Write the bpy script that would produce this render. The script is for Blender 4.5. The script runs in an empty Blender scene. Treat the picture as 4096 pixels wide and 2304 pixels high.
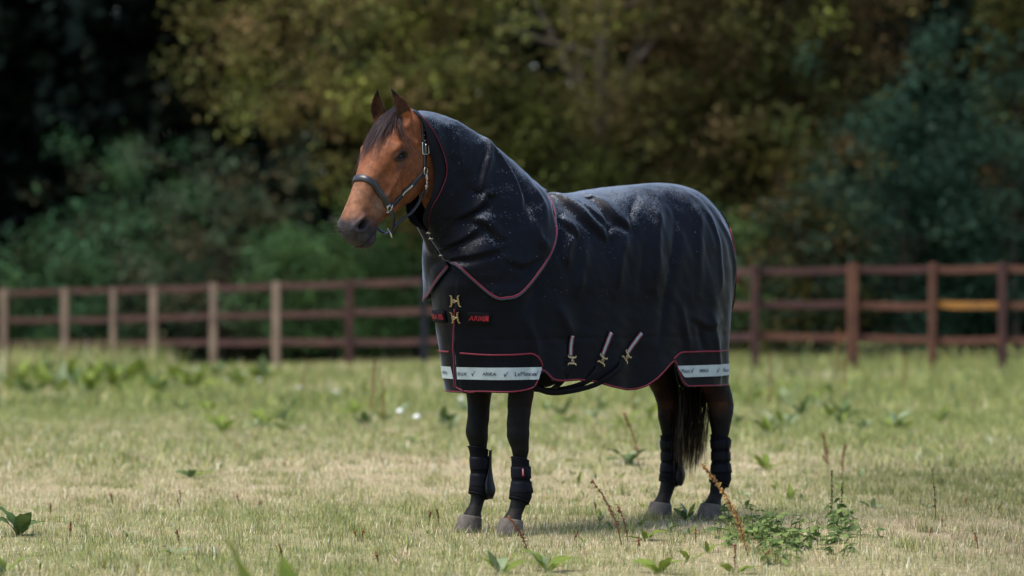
import bpy, math, random
import numpy as np
from mathutils import Vector, Matrix
from mathutils.bvhtree import BVHTree
from mathutils import noise as mnoise

random.seed(7)
RNG = np.random.default_rng(11)
sc = bpy.context.scene
col = sc.collection

# ------------------------------------------------------------------ camera
cd = bpy.data.cameras.new('camera')
cam = bpy.data.objects.new('camera', cd)
col.objects.link(cam)
cam.location = (0, -16, 1.31)
cam.rotation_euler = (math.radians(90 - 0.4325), 0, 0)
cd.sensor_width = 36
cd.lens = 36 * 3312 / 1024
cd.clip_start = 0.5
cd.clip_end = 600
cd.dof.use_dof = True
cd.dof.focus_distance = 15.75
cd.dof.aperture_fstop = 1.8
sc.camera = cam

# ------------------------------------------------------------------ sky and sun (overcast)
SUN_EL, SUN_AZ = 64.0, 245.0     # azimuth: clockwise from +Y, where the light comes from
w = bpy.data.worlds.new('World')
sc.world = w
w.use_nodes = True
nt = w.node_tree
bg = nt.nodes['Background']
sky = nt.nodes.new('ShaderNodeTexSky')
sky.sky_type = 'NISHITA'
sky.sun_disc = False
sky.sun_elevation = math.radians(SUN_EL)
sky.sun_rotation = math.radians(SUN_AZ)
sky.air_density = 1.0
sky.dust_density = 1.6
sky.ozone_density = 1.0
nt.links.new(sky.outputs[0], bg.inputs[0])
bg.inputs[1].default_value = 0.065
sd = bpy.data.lights.new('sun', 'SUN')
sun = bpy.data.objects.new('sun', sd)
col.objects.link(sun)
sd.energy = 1.5
sd.angle = math.radians(40)
sd.color = (1.0, 0.965, 0.90)
az = math.radians(SUN_AZ)
el = math.radians(SUN_EL)
sun_dir = Vector((math.sin(az) * math.cos(el), math.cos(az) * math.cos(el), math.sin(el)))
sun.rotation_euler = sun_dir.to_track_quat('Z', 'Y').to_euler()
sun.location = (-6, -8, 14)
sc.view_settings.view_transform = 'Standard'
sc.view_settings.look = 'None'
sc.view_settings.exposure = 2.05
sc.view_settings.gamma = 1.0
sc.render.engine = 'CYCLES'
sc.cycles.use_denoising = True
sc.cycles.max_bounces = 6
sc.cycles.transparent_max_bounces = 8

# ------------------------------------------------------------------ helpers
MATS = {}


def mat(name, color, rough=0.7, spec=0.3, metal=0.0, noise=None, bump=None, vcol=False, vary=None, sheen=0.0,
        trans=0.0, coat=0.0, vcol_rough=None):
    """principled material; noise=(scale, colour2, low, high); bump=(scale, strength, distance); vary=(scale, amount)"""
    m = bpy.data.materials.new(name)
    m.use_nodes = True
    t = m.node_tree
    b = t.nodes['Principled BSDF']
    b.inputs['Base Color'].default_value = (*color, 1)
    b.inputs['Roughness'].default_value = rough
    b.inputs['Specular IOR Level'].default_value = spec
    b.inputs['Metallic'].default_value = metal
    b.inputs['Sheen Weight'].default_value = sheen
    b.inputs['Coat Weight'].default_value = coat
    tc = t.nodes.new('ShaderNodeTexCoord')
    src = None
    if vcol:
        a = t.nodes.new('ShaderNodeVertexColor')
        a.layer_name = 'Col'
        src = a.outputs[0]
    if noise:
        n = t.nodes.new('ShaderNodeTexNoise')
        n.inputs['Scale'].default_value = noise[0]
        n.inputs['Detail'].default_value = 6
        n.inputs['Roughness'].default_value = 0.65
        t.links.new(tc.outputs['Object'], n.inputs['Vector'])
        r = t.nodes.new('ShaderNodeMapRange')
        r.inputs[1].default_value = noise[2]
        r.inputs[2].default_value = noise[3]
        t.links.new(n.outputs['Fac'], r.inputs[0])
        mx = t.nodes.new('ShaderNodeMix')
        mx.data_type = 'RGBA'
        t.links.new(r.outputs[0], mx.inputs[0])
        if src is None:
            mx.inputs[6].default_value = (*color, 1)
        else:
            t.links.new(src, mx.inputs[6])
        mx.inputs[7].default_value = (*noise[1], 1)
        src = mx.outputs[2]
    if vary:
        n = t.nodes.new('ShaderNodeTexNoise')
        n.inputs['Scale'].default_value = vary[0]
        n.inputs['Detail'].default_value = 5
        t.links.new(tc.outputs['Object'], n.inputs['Vector'])
        r = t.nodes.new('ShaderNodeMapRange')
        r.inputs[1].default_value = 0.3
        r.inputs[2].default_value = 0.7
        r.inputs[3].default_value = 1 - vary[1]
        r.inputs[4].default_value = 1 + vary[1]
        t.links.new(n.outputs['Fac'], r.inputs[0])
        h = t.nodes.new('ShaderNodeMix')
        h.data_type = 'RGBA'
        h.blend_type = 'MULTIPLY'
        h.inputs[0].default_value = 1.0
        if src is None:
            h.inputs[6].default_value = (*color, 1)
        else:
            t.links.new(src, h.inputs[6])
        t.links.new(r.outputs[0], h.inputs[7])
        src = h.outputs[2]
    if src is not None:
        t.links.new(src, b.inputs['Base Color'])
    if bump:
        n = t.nodes.new('ShaderNodeTexNoise')
        n.inputs['Scale'].default_value = bump[0]
        n.inputs['Detail'].default_value = 4
        t.links.new(tc.outputs['Object'], n.inputs['Vector'])
        bn = t.nodes.new('ShaderNodeBump')
        bn.inputs['Strength'].default_value = bump[1]
        bn.inputs['Distance'].default_value = bump[2]
        t.links.new(n.outputs['Fac'], bn.inputs['Height'])
        t.links.new(bn.outputs[0], b.inputs['Normal'])
    if trans:
        tr = t.nodes.new('ShaderNodeBsdfTranslucent')
        if src is not None:
            t.links.new(src, tr.inputs[0])
        else:
            tr.inputs[0].default_value = (*color, 1)
        ms = t.nodes.new('ShaderNodeMixShader')
        ms.inputs[0].default_value = trans
        t.links.new(b.outputs[0], ms.inputs[1])
        t.links.new(tr.outputs[0], ms.inputs[2])
        t.links.new(ms.outputs[0], t.nodes['Material Output'].inputs[0])
    MATS[name] = m
    return m


def mesh_np(name, verts, faces=None, loops=None, starts=None, cols=None, smooth=True):
    me = bpy.data.meshes.new(name)
    verts = np.asarray(verts, dtype=np.float32)
    if loops is None:
        me.from_pydata([tuple(map(float, v)) for v in verts], [], [tuple(f) for f in faces])
    else:
        me.vertices.add(len(verts))
        me.vertices.foreach_set('co', verts.ravel())
        me.loops.add(len(loops))
        me.loops.foreach_set('vertex_index', np.asarray(loops, dtype=np.int32))
        me.polygons.add(len(starts))
        me.polygons.foreach_set('loop_start', np.asarray(starts, dtype=np.int32))
        me.update(calc_edges=True)
    if cols is not None:
        a = me.color_attributes.new('Col', 'FLOAT_COLOR', 'POINT')
        c = np.ones((len(verts), 4), dtype=np.float32)
        c[:, :3] = cols
        a.data.foreach_set('color', c.ravel())
    if smooth:
        me.polygons.foreach_set('use_smooth', np.ones(len(me.polygons), dtype=bool))
    me.update()
    return me


def add(name, me, m=None, parent=None, loc=None, rot=None, scale=None):
    o = bpy.data.objects.new(name, me)
    col.objects.link(o)
    if m is not None:
        if isinstance(m, str):
            m = MATS[m]
        if not me.materials:
            me.materials.append(m)
    if parent is not None:
        o.parent = parent
    if loc is not None:
        o.location = loc
    if rot is not None:
        o.rotation_euler = rot
    if scale is not None:
        o.scale = scale if hasattr(scale, '__len__') else (scale,) * 3
    return o


def root(name, label, cat, loc=(0, 0, 0), rz=0.0, group=None):
    o = bpy.data.objects.new(name, None)
    o.empty_display_size = 0.1
    col.objects.link(o)
    o.location = loc
    o.rotation_euler = (0, 0, rz)
    o['label'] = label
    o['category'] = cat
    if group:
        o['group'] = group
    return o


class MB:
    """collects pieces of one mesh"""
    def __init__(s):
        s.v = []
        s.f = []

    def put(s, v, f):
        n = len(s.v)
        s.v += [tuple(map(float, p)) for p in v]
        s.f += [tuple(i + n for i in q) for q in f]
        return s

    def mesh(s, name, smooth=True, cols=None):
        return mesh_np(name, s.v, faces=s.f, smooth=smooth, cols=cols)

    def obj(s, name, m, parent=None, smooth=True, **k):
        return add(name, s.mesh(name, smooth), m, parent, **k)


def loft(rings, closed=True, cap=True):
    rings = np.asarray(rings, dtype=float)
    k, n, _ = rings.shape
    v = rings.reshape(-1, 3)
    f = []
    for i in range(k - 1):
        for j in range(n if closed else n - 1):
            a = i * n + j
            b = i * n + (j + 1) % n
            f.append((a, b, b + n, a + n))
    if cap and closed:
        f.append(tuple(range(n - 1, -1, -1)))
        f.append(tuple((k - 1) * n + j for j in range(n)))
    return v, f


def catmull(P, n, closed=False):
    """resample a polyline of k points (any dimension) to n points with a Catmull-Rom curve"""
    P = np.asarray(P, dtype=float)
    k = len(P)
    T = np.linspace(0, k if closed else k - 1, n, endpoint=not closed)
    i = np.minimum(T.astype(int), k - 1 if closed else max(k - 2, 0))
    u = (T - i)[:, None]
    g = (lambda q: P[q % k]) if closed else (lambda q: P[np.clip(q, 0, k - 1)])
    a, b, c, d = g(i - 1), g(i), g(i + 1), g(i + 2)
    return 0.5 * (2 * b + (c - a) * u + (2 * a - 5 * b + 4 * c - d) * u ** 2 + (3 * b - a - 3 * c + d) * u ** 3)


def frames(P):
    P = np.asarray(P, dtype=float)
    T = np.gradient(P, axis=0)
    T /= np.linalg.norm(T, axis=1)[:, None] + 1e-9
    ref = np.array([0, 0, 1.0]) if abs(T[0][2]) < 0.9 else np.array([1.0, 0, 0])
    N = []
    n = np.cross(T[0], ref)
    n /= np.linalg.norm(n)
    for t in T:
        n = n - t * np.dot(n, t)
        n /= np.linalg.norm(n) + 1e-9
        N.append(n.copy())
    N = np.array(N)
    return T, N, np.cross(T, N)


def tube(P, r, n=8, cap=True, closed=False):
    P = np.asarray(P, dtype=float)
    r = np.broadcast_to(np.asarray(r, dtype=float), (len(P),))
    T, N, B = frames(P)
    a = np.linspace(0, 2 * np.pi, n, endpoint=False)
    R = P[:, None, :] + r[:, None, None] * (np.cos(a)[None, :, None] * N[:, None, :] + np.sin(a)[None, :, None] * B[:, None, :])
    v, f = loft(R, cap=cap and not closed)
    if closed:
        k = len(P)
        # pick the best rotational match between last and first ring
        sh = int(np.argmin([np.linalg.norm(R[-1] - np.roll(R[0], -s, axis=0)) for s in range(n)]))
        for j in range(n):
            f.append(((k - 1) * n + j, (k - 1) * n + (j + 1) % n, (j + 1 + sh) % n, (j + sh) % n))
    return v, f


def ribbon(P, Nrm, width, thick):
    """strap: box section with rounded edges, lying on the surface whose outward normals are Nrm"""
    P = np.asarray(P, dtype=float)
    Nrm = np.asarray(Nrm, dtype=float)
    T = np.gradient(P, axis=0)
    T /= np.linalg.norm(T, axis=1)[:, None] + 1e-9
    Wd = np.cross(T, Nrm)
    Wd /= np.linalg.norm(Wd, axis=1)[:, None] + 1e-9
    Nn = np.cross(Wd, T)
    width = np.broadcast_to(np.asarray(width, dtype=float), (len(P),))
    sec = [(-0.5, 0.0), (-0.5, 0.6), (-0.42, 1.0), (0.42, 1.0), (0.5, 0.6), (0.5, 0.0)]
    R = np.stack([P + Wd * (width[:, None] * a) + Nn * (thick * b) for a, b in sec], axis=1)
    return loft(R)


def box(cx, cy, cz, sx, sy, sz, bev=0.0):
    x, y, z = sx / 2, sy / 2, sz / 2
    if bev <= 0:
        v = [(cx + a * x, cy + b * y, cz + c * z) for a in (-1, 1) for b in (-1, 1) for c in (-1, 1)]
        f = [(0, 1, 3, 2), (4, 6, 7, 5), (0, 4, 5, 1), (2, 3, 7, 6), (0, 2, 6, 4), (1, 5, 7, 3)]
        return v, f
    b = bev
    prof = [(-x + b, -y), (x - b, -y), (x, -y + b), (x, y - b), (x - b, y), (-x + b, y), (-x, y - b), (-x, -y + b)]
    sc_ = lambda k: [(cx + p * (x - k) / x, cy + q * (y - k) / y) for p, q in prof]
    rings = []
    for zz, k in ((-z, b), (-z + b, 0), (z - b, 0), (z, b)):
        rings.append([(p, q, cz + zz) for p, q in sc_(k)])
    return loft(rings)


def sstep(a, b, x):
    t = np.clip((np.asarray(x, dtype=float) - a) / (b - a), 0, 1)
    return t * t * (3 - 2 * t)


class SinNoise:
    """cheap smooth noise made of random plane waves"""
    def __init__(s, seed, dim=2, octs=5, base=1.0, lac=1.9, gain=0.6, n=6):
        g = np.random.default_rng(seed)
        s.K, s.ph, s.A = [], [], []
        f, a = base, 1.0
        for _ in range(octs):
            k = g.normal(size=(n, dim))
            k /= np.linalg.norm(k, axis=1)[:, None]
            s.K.append(k * f * g.uniform(0.7, 1.3, size=(n, 1)) * 2 * np.pi)
            s.ph.append(g.uniform(0, 2 * np.pi, n))
            s.A.append(np.full(n, a / n ** 0.5))
            f *= lac
            a *= gain
        s.K = np.concatenate(s.K)
        s.ph = np.concatenate(s.ph)
        s.A = np.concatenate(s.A)

    def __call__(s, P):
        P = np.asarray(P, dtype=float)
        out = np.zeros(len(P))
        for k, p, a in zip(s.K, s.ph, s.A):
            out += a * np.sin(P @ k + p)
        return out


def bvh_of(me):
    return BVHTree.FromPolygons([v.co.copy() for v in me.vertices], [tuple(p.vertices) for p in me.polygons])


def snap(P, bvh, off):
    Q, N = [], []
    for p in P:
        c, n, i, d = bvh.find_nearest(Vector(p))
        if np.dot(np.array(p) - np.array(c), n) < -0.2:
            n = n
        Q.append(np.array(c) + np.array(n) * off)
        N.append(np.array(n))
    return np.array(Q), np.array(N)


# ------------------------------------------------------------------ materials
mat('rug_nylon', (0.0019, 0.0025, 0.0056), 0.46, 0.10, bump=(30, 0.2, 0.006), vary=(9, 0.25), sheen=0.42)
_b = MATS['rug_nylon'].node_tree.nodes['Principled BSDF']
_b.inputs['Sheen Roughness'].default_value = 0.25
_b.inputs['Sheen Tint'].default_value = (0.55, 0.68, 1.0, 1)
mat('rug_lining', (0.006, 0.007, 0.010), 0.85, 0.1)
mat('red_piping', (0.155, 0.012, 0.028), 0.55, 0.3)
mat('dark_piping', (0.10, 0.008, 0.018), 0.6, 0.2)
mat('binding', (0.035, 0.040, 0.060), 0.6, 0.3)
mat('reflective', (0.34, 0.40, 0.42), 0.45, 0.4, vary=(22, 0.10))
mat('reflective_dull', (0.20, 0.235, 0.25), 0.5, 0.3)
mat('navy_print', (0.012, 0.018, 0.060), 0.6, 0.2)
mat('red_thread', (0.26, 0.018, 0.026), 0.7, 0.2)
mat('webbing', (0.0035, 0.0035, 0.005), 0.75, 0.1)
mat('steel', (0.50, 0.485, 0.45), 0.26, 0.5, metal=1.0)
mat('brass', (0.36, 0.285, 0.175), 0.42, 0.5, metal=1.0, vary=(60, 0.2))
mat('leather', (0.012, 0.012, 0.016), 0.36, 0.5, bump=(300, 0.15, 0.001))
mat('leather_edge', (0.03, 0.03, 0.035), 0.5, 0.4)
mat('boot_neoprene', (0.0032, 0.0034, 0.0050), 0.75, 0.08, bump=(260, 0.5, 0.002))
mat('boot_strap', (0.0030, 0.0036, 0.0065), 0.6, 0.12)
mat('boot_guard', (0.0045, 0.0047, 0.0065), 0.42, 0.22)
mat('boot_tag', (0.35, 0.03, 0.05), 0.7, 0.2)
mat('white_thread', (0.7, 0.66, 0.66), 0.7, 0.2)
mat('coat', (0.2, 0.07, 0.03), 0.58, 0.11, vcol=True, bump=(150, 0.6, 0.003), vary=(48, 0.30))
mat('hoof_horn', (0.118, 0.101, 0.084), 0.75, 0.2, noise=(14, (0.058, 0.048, 0.041), 0.42, 0.62), bump=(70, 0.5, 0.003))
mat('eye_ball', (0.004, 0.003, 0.0025), 0.13, 0.22)
mat('forelock_hair', (0.016, 0.010, 0.012), 0.5, 0.10, vcol=True)
mat('tail_hair', (0.010, 0.007, 0.006), 0.5, 0.3, vcol=True)
mat('whisker_hair', (0.20, 0.14, 0.09), 0.6, 0.3)
mat('water', (0.12, 0.142, 0.175), 0.10, 0.9)  # pale base colour stands in for sky light refracted by the drops
mat('leaf', (0.05, 0.08, 0.03), 0.8, 0.06, vcol=True, trans=0.2)
mat('bark', (0.055, 0.045, 0.036), 0.9, 0.1, noise=(6, (0.022, 0.018, 0.015), 0.4, 0.6), bump=(12, 0.8, 0.03))
mat('pale_bark', (0.13, 0.105, 0.085), 0.9, 0.1, noise=(5, (0.06, 0.05, 0.04), 0.4, 0.6), bump=(12, 0.8, 0.03))
mat('grass_blade', (0.1, 0.12, 0.04), 0.75, 0.15, vcol=True, trans=0.25)
mat('dock_leaf', (0.155, 0.200, 0.030), 0.6, 0.14, noise=(9, (0.11, 0.155, 0.03), 0.4, 0.65), trans=0.3)
mat('dock_leaf_dark', (0.080, 0.125, 0.035), 0.6, 0.14, noise=(9, (0.05, 0.08, 0.025), 0.4, 0.65), trans=0.25)
mat('dock_leaf_pale', (0.19, 0.235, 0.12), 0.5, 0.25, noise=(9, (0.12, 0.165, 0.075), 0.4, 0.65), trans=0.2)
mat('nettle_leaf', (0.165, 0.220, 0.060), 0.6, 0.14, noise=(20, (0.11, 0.155, 0.045), 0.4, 0.65), trans=0.25)
mat('weed_stem', (0.09, 0.11, 0.04), 0.7, 0.2)
mat('rust_seed', (0.175, 0.075, 0.038), 0.8, 0.1, vary=(40, 0.35))
mat('gold_seed', (0.33, 0.19, 0.07), 0.8, 0.1, vary=(40, 0.35))
mat('green_seed', (0.13, 0.14, 0.05), 0.8, 0.1, vary=(40, 0.35))
mat('rust_stem', (0.12, 0.055, 0.033), 0.8, 0.1)
mat('wood_red', (0.072, 0.034, 0.029), 0.85, 0.15, noise=(3, (0.038, 0.021, 0.021), 0.35, 0.7), bump=(30, 0.4, 0.01))
mat('wood_rust', (0.125, 0.056, 0.036), 0.85, 0.15, noise=(3, (0.062, 0.030, 0.023), 0.35, 0.7), bump=(30, 0.4, 0.01))
mat('wood_orange', (0.30, 0.135, 0.036), 0.8, 0.15, noise=(2.5, (0.20, 0.095, 0.034), 0.35, 0.7), bump=(30, 0.4, 0.01))
mat('wood_tan', (0.27, 0.195, 0.145), 0.9, 0.15, noise=(3, (0.16, 0.108, 0.083), 0.35, 0.7), bump=(30, 0.4, 0.01))
mat('wood_dark', (0.020, 0.020, 0.028), 0.85, 0.15, noise=(3, (0.018, 0.018, 0.024), 0.35, 0.7), bump=(30, 0.4, 0.01))
mat('daisy', (0.75, 0.75, 0.72), 0.7, 0.2)


# ------------------------------------------------------------------ ground
def ground_z(x, y):
    x = np.asarray(x, dtype=float)
    y = np.asarray(y, dtype=float)
    z = -0.13 * sstep(4, 25, y)
    z = z - 0.024 * np.clip(y - 27, 0, 40) * sstep(2.0, -5.0, x)
    amp = sstep(1.0, 4.0, np.hypot(x - 0.3, y - 0.4))
    z = z + amp * 0.020 * np.sin(x * 1.1 + 0.7 * np.sin(y * .6)) * np.sin(y * 0.83 + 1.0)
    return z


gx = np.concatenate([np.linspace(-260, -30, 12)[:-1], np.linspace(-30, 30, 121), np.linspace(30, 260, 12)[1:]])
gy = np.concatenate([np.linspace(-120, -20, 8)[:-1], np.linspace(-20, 70, 181), np.linspace(70, 420, 14)[1:]])
GX, GY = np.meshgrid(gx, gy)
GZ = ground_z(GX, GY)
gv = np.stack([GX, GY, GZ], -1).reshape(-1, 3)
nx_ = len(gx)
gi, gj = np.meshgrid(np.arange(len(gy) - 1), np.arange(nx_ - 1), indexing='ij')
a_ = (gi * nx_ + gj).ravel()
gl = np.stack([a_, a_ + 1, a_ + nx_ + 1, a_ + nx_], 1).ravel()


GREEN_N = SinNoise(3, 2, 5, 0.16, 2.1, 0.62)
FINE_N = SinNoise(5, 2, 4, 1.3, 2.0, 0.6)
FPX = 3312.0


def greenness(x, y):
    """0 = dry straw, 1 = green sward: how the meadow is grown"""
    P = np.stack([x, y], -1)
    n = GREEN_N(P * np.array([1.0, 0.8])) * 0.15 + FINE_N(P) * 0.14
    d = y + 16
    g = 0.46 + 0.36 * sstep(21, 30, d)
    g = g + 0.18 * sstep(0.8, 3.0, x) * sstep(17, 22, d)      # greener to the right behind the horse
    g = g - 0.10 * np.exp(-((x + 1.8) / 2.2) ** 2 - ((y - 3.2) / 3.6) ** 2)
    g = g - 0.12 * np.exp(-((x - 2.2) / 0.9) ** 2 - ((y - 0.6) / 1.2) ** 2)
    g = g + 0.20 * np.exp(-((x + 5.2) / 3) ** 2 - ((y - 16) / 5) ** 2)
    return np.clip(g + n, 0, 1)


def ground_mat():
    m = bpy.data.materials.new('meadow_soil')
    m.use_nodes = True
    t = m.node_tree
    b = t.nodes['Principled BSDF']
    b.inputs['Roughness'].default_value = 0.95
    b.inputs['Specular IOR Level'].default_value = 0.1
    a = t.nodes.new('ShaderNodeVertexColor')
    a.layer_name = 'Col'
    tc = t.nodes.new('ShaderNodeTexCoord')
    n = t.nodes.new('ShaderNodeTexNoise')
    n.inputs['Scale'].default_value = 16
    n.inputs['Detail'].default_value = 8
    n.inputs['Roughness'].default_value = 0.75
    t.links.new(tc.outputs['Object'], n.inputs['Vector'])
    r = t.nodes.new('ShaderNodeMapRange')
    r.inputs[1].default_value = 0.3
    r.inputs[2].default_value = 0.7
    r.inputs[3].default_value = 0.55
    r.inputs[4].default_value = 1.35
    t.links.new(n.outputs['Fac'], r.inputs[0])
    h = t.nodes.new('ShaderNodeMix')
    h.data_type = 'RGBA'
    h.blend_type = 'MULTIPLY'
    h.inputs[0].default_value = 1
    t.links.new(a.outputs[0], h.inputs[6])
    t.links.new(r.outputs[0], h.inputs[7])
    t.links.new(h.outputs[2], b.inputs['Base Color'])
    bn = t.nodes.new('ShaderNodeBump')
    bn.inputs['Strength'].default_value = 0.8
    bn.inputs['Distance'].default_value = 0.02
    t.links.new(n.outputs['Fac'], bn.inputs['Height'])
    t.links.new(bn.outputs[0], b.inputs['Normal'])
    return m


STRAW = np.array([0.40, 0.32, 0.20])
GREEN = np.array([0.195, 0.212, 0.074])
gg = greenness(gv[:, 0], gv[:, 1])[:, None]
gcol = (STRAW * (1 - gg) + GREEN * gg) * 0.80
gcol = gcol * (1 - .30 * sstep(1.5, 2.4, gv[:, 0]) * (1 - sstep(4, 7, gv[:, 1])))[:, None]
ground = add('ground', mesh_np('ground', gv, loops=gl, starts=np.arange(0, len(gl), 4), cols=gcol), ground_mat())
ground['kind'] = 'structure'


# ------------------------------------------------------------------ grass blades
def grass_patch(n, d0, d1, h0, h1, w0, w1, seed, lie=0.35, margin=1.2, where=None, pts=None):
    g = np.random.default_rng(seed)
    d = np.sqrt(g.uniform(d0 ** 2, d1 ** 2, n))
    half = d * 512 / FPX + margin
    x = g.uniform(-1, 1, n) * half
    y = d - 16
    gr = greenness(x, y)
    tuft = FINE_N(np.stack([x * 2.3, y * 2.3], -1))
    keep = g.uniform(0, 1, n) < np.clip(0.62 + 0.5 * tuft + 0.25 * gr, 0.12, 1)
    if where is not None:
        keep &= where(x + .5 * np.sin(y), y)
    x, y, gr, tuft = x[keep], y[keep], gr[keep], tuft[keep]
    h = g.uniform(h0, h1, len(x)) * (0.65 + 0.55 * gr + 0.25 * np.clip(tuft, -1, 1))
    if pts is not None:
        x, y, h, gr = pts
    n = len(x)
    isg = g.uniform(0, 1, n) < gr * 1.05
    wd = g.uniform(w0, w1, n)
    az = g.uniform(0, 2 * np.pi, n)
    lean = np.abs(g.normal(0, 0.35, n)) + 0.08
    flat = (g.uniform(0, 1, n) < lie) & ~isg
    lean = np.where(flat, g.uniform(1.0, 1.5, n), lean)
    bend = g.uniform(0.1, 0.7, n)
    z0 = ground_z(x, y) - 0.004
    dirx, diry = np.cos(az), np.sin(az)
    px, py = -diry, dirx
    V = np.zeros((n, 5, 3))
    base = np.stack([x, y, z0], -1)
    side = np.stack([px, py, np.zeros(n)], -1) * (wd / 2)[:, None]
    a1 = lean
    a2 = lean + bend
    mid = base + np.stack([dirx * np.sin(a1), diry * np.sin(a1), np.cos(a1)], -1) * (h * 0.55)[:, None]
    c2 = np.clip(np.cos(a2), 0.0, 1)
    tip = mid + np.stack([dirx * np.sin(a2), diry * np.sin(a2), c2], -1) * (h * 0.5)[:, None]
    mid[:, 2] = np.maximum(mid[:, 2], z0 + 0.006)
    V[:, 0] = base - side
    V[:, 1] = base + side
    V[:, 2] = mid + side * 0.8
    V[:, 3] = mid - side * 0.8
    V[:, 4] = tip
    idx = (np.arange(n) * 5)[:, None]
    loops = (idx + np.array([0, 1, 2, 3, 3, 2, 4])).ravel()
    st = (np.arange(n) * 7)[:, None] + np.array([0, 4])
    green = np.array([0.220, 0.235, 0.075]) * np.exp(0.30 * g.normal(size=(n, 1))) + np.array([0.035, 0.02, 0.0]) * g.normal(size=(n, 1))
    cool = np.array([0.155, 0.205, 0.095])
    green = np.where(g.uniform(0, 1, (n, 1)) < 0.2, cool, green)
    straw = np.array([0.54, 0.430, 0.270]) * np.exp(0.38 * g.normal(size=(n, 1)))
    red = np.array([0.26, 0.12, 0.06])
    straw = np.where(g.uniform(0, 1, (n, 1)) < 0.07, red, straw)
    c = np.clip(np.where(isg[:, None], green, straw), 0.01, 0.7)
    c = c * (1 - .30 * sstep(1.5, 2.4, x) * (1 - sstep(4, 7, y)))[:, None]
    return V.reshape(-1, 3), loops, st.ravel(), np.repeat(c, 5, axis=0)


def tuft_points(seed):
    """tussocks: clustered blade positions, also round the hooves"""
    g = np.random.default_rng(seed)
    X, Y, Hh, Gr = [], [], [], []
    for i in range(560):
        d = math.sqrt(g.uniform(13 ** 2, 27 ** 2))
        x0 = g.uniform(-1, 1) * (d * 512 / FPX + .8)
        n = int(g.integers(25, 90))
        r = g.uniform(.02, .09)
        X.append(x0 + g.normal(0, r, n))
        Y.append(d - 16 + g.normal(0, r, n))
        Hh.append(np.full(n, g.uniform(.035, .095)) * g.uniform(.5, 1.2, n))
        Gr.append(np.full(n, 1.0 if g.random() < .62 else .12))
    for hx, hy in ((0.0, .146), (.005, -.147), (-1.435, .085), (-1.305, -.15)):
        c, s_ = math.cos(math.radians(222)), math.sin(math.radians(222))
        n = 170
        a = g.uniform(0, 2 * np.pi, n)
        r = g.uniform(.078, .12, n)
        lx, ly = hx + .02 + r * np.cos(a), hy + r * np.sin(a) * .95
        X.append(-.0887 + lx * c - ly * s_)
        Y.append(.0293 + lx * s_ + ly * c)
        Hh.append(g.uniform(.02, .055, n))
        Gr.append(np.full(n, .5))
    return tuple(np.concatenate(q) for q in (X, Y, Hh, Gr))


def grass_object(name, label, *specs):
    VV, LL, SS, CC = [], [], [], []
    nv = nl = 0
    for s in specs:
        v, l, st, c = grass_patch(*s[0], **s[1])
        VV.append(v)
        LL.append(l + nv)
        SS.append(st + nl)
        CC.append(c)
        nv += len(v)
        nl += len(l)
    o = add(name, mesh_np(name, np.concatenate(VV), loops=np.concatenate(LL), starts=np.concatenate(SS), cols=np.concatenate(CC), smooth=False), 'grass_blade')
    o['kind'] = 'stuff'
    o['label'] = label
    o['category'] = 'grass'
    return o


grass_object('meadow_grass', 'short half dried meadow grass around the horse',
             ((350000, 12.5, 20.5, 0.014, 0.055, 0.0015, 0.0032, 21), dict(lie=0.6, margin=1.6)),
             ((130000, 20.5, 31, 0.025, 0.075, 0.003, 0.007, 22), dict(lie=0.45, margin=2.4)),
             ((110000, 31, 47, 0.05, 0.15, 0.007, 0.013, 23), dict(lie=0.3, margin=4.5)),
             ((10, 13, 14, 0.01, 0.02, 0.0018, 0.0036, 26), dict(lie=0.1, pts=tuft_points(5))),
             ((24000, 41, 62, 0.20, 0.44, 0.008, 0.014, 24), dict(lie=0.0, margin=4.5, where=lambda x, y: x < -5.0 - .10 * (y - 30))),
             ((9000, 40, 47, 0.12, 0.26, 0.007, 0.012, 25), dict(lie=0.0, margin=2.5, where=lambda x, y: x > 1.8)))

# ================================================================== THE HORSE
# local frame of the horse: X forward, Y to its left, Z up, origin on the ground between the forefeet
HO = np.array([-0.0887, 0.0293, 0.0])
HRZ = math.radians(180 + 42)
horse = root('horse', 'bay horse standing in a dark rug, head turned towards the camera side', 'horse', tuple(HO), HRZ)

# head frame
h_yaw, h_pit = math.radians(8), math.radians(56.4)
A0 = np.array([0.62, 0.0, 2.017])
ET = np.array([math.cos(h_pit) * math.cos(h_yaw), math.cos(h_pit) * math.sin(h_yaw), -math.sin(h_pit)])
EU = np.array([-math.sin(h_yaw), math.cos(h_yaw), 0.0])
EV = np.cross(ET, EU)


def hd(t, u, v):
    return A0 + np.multiply.outer(np.asarray(t, float), ET) + np.multiply.outer(np.asarray(u, float), EU) + np.multiply.outer(np.asarray(v, float), EV)


def to_head(P):
    q = np.asarray(P) - A0
    return q @ ET, q @ EU, q @ EV


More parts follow.
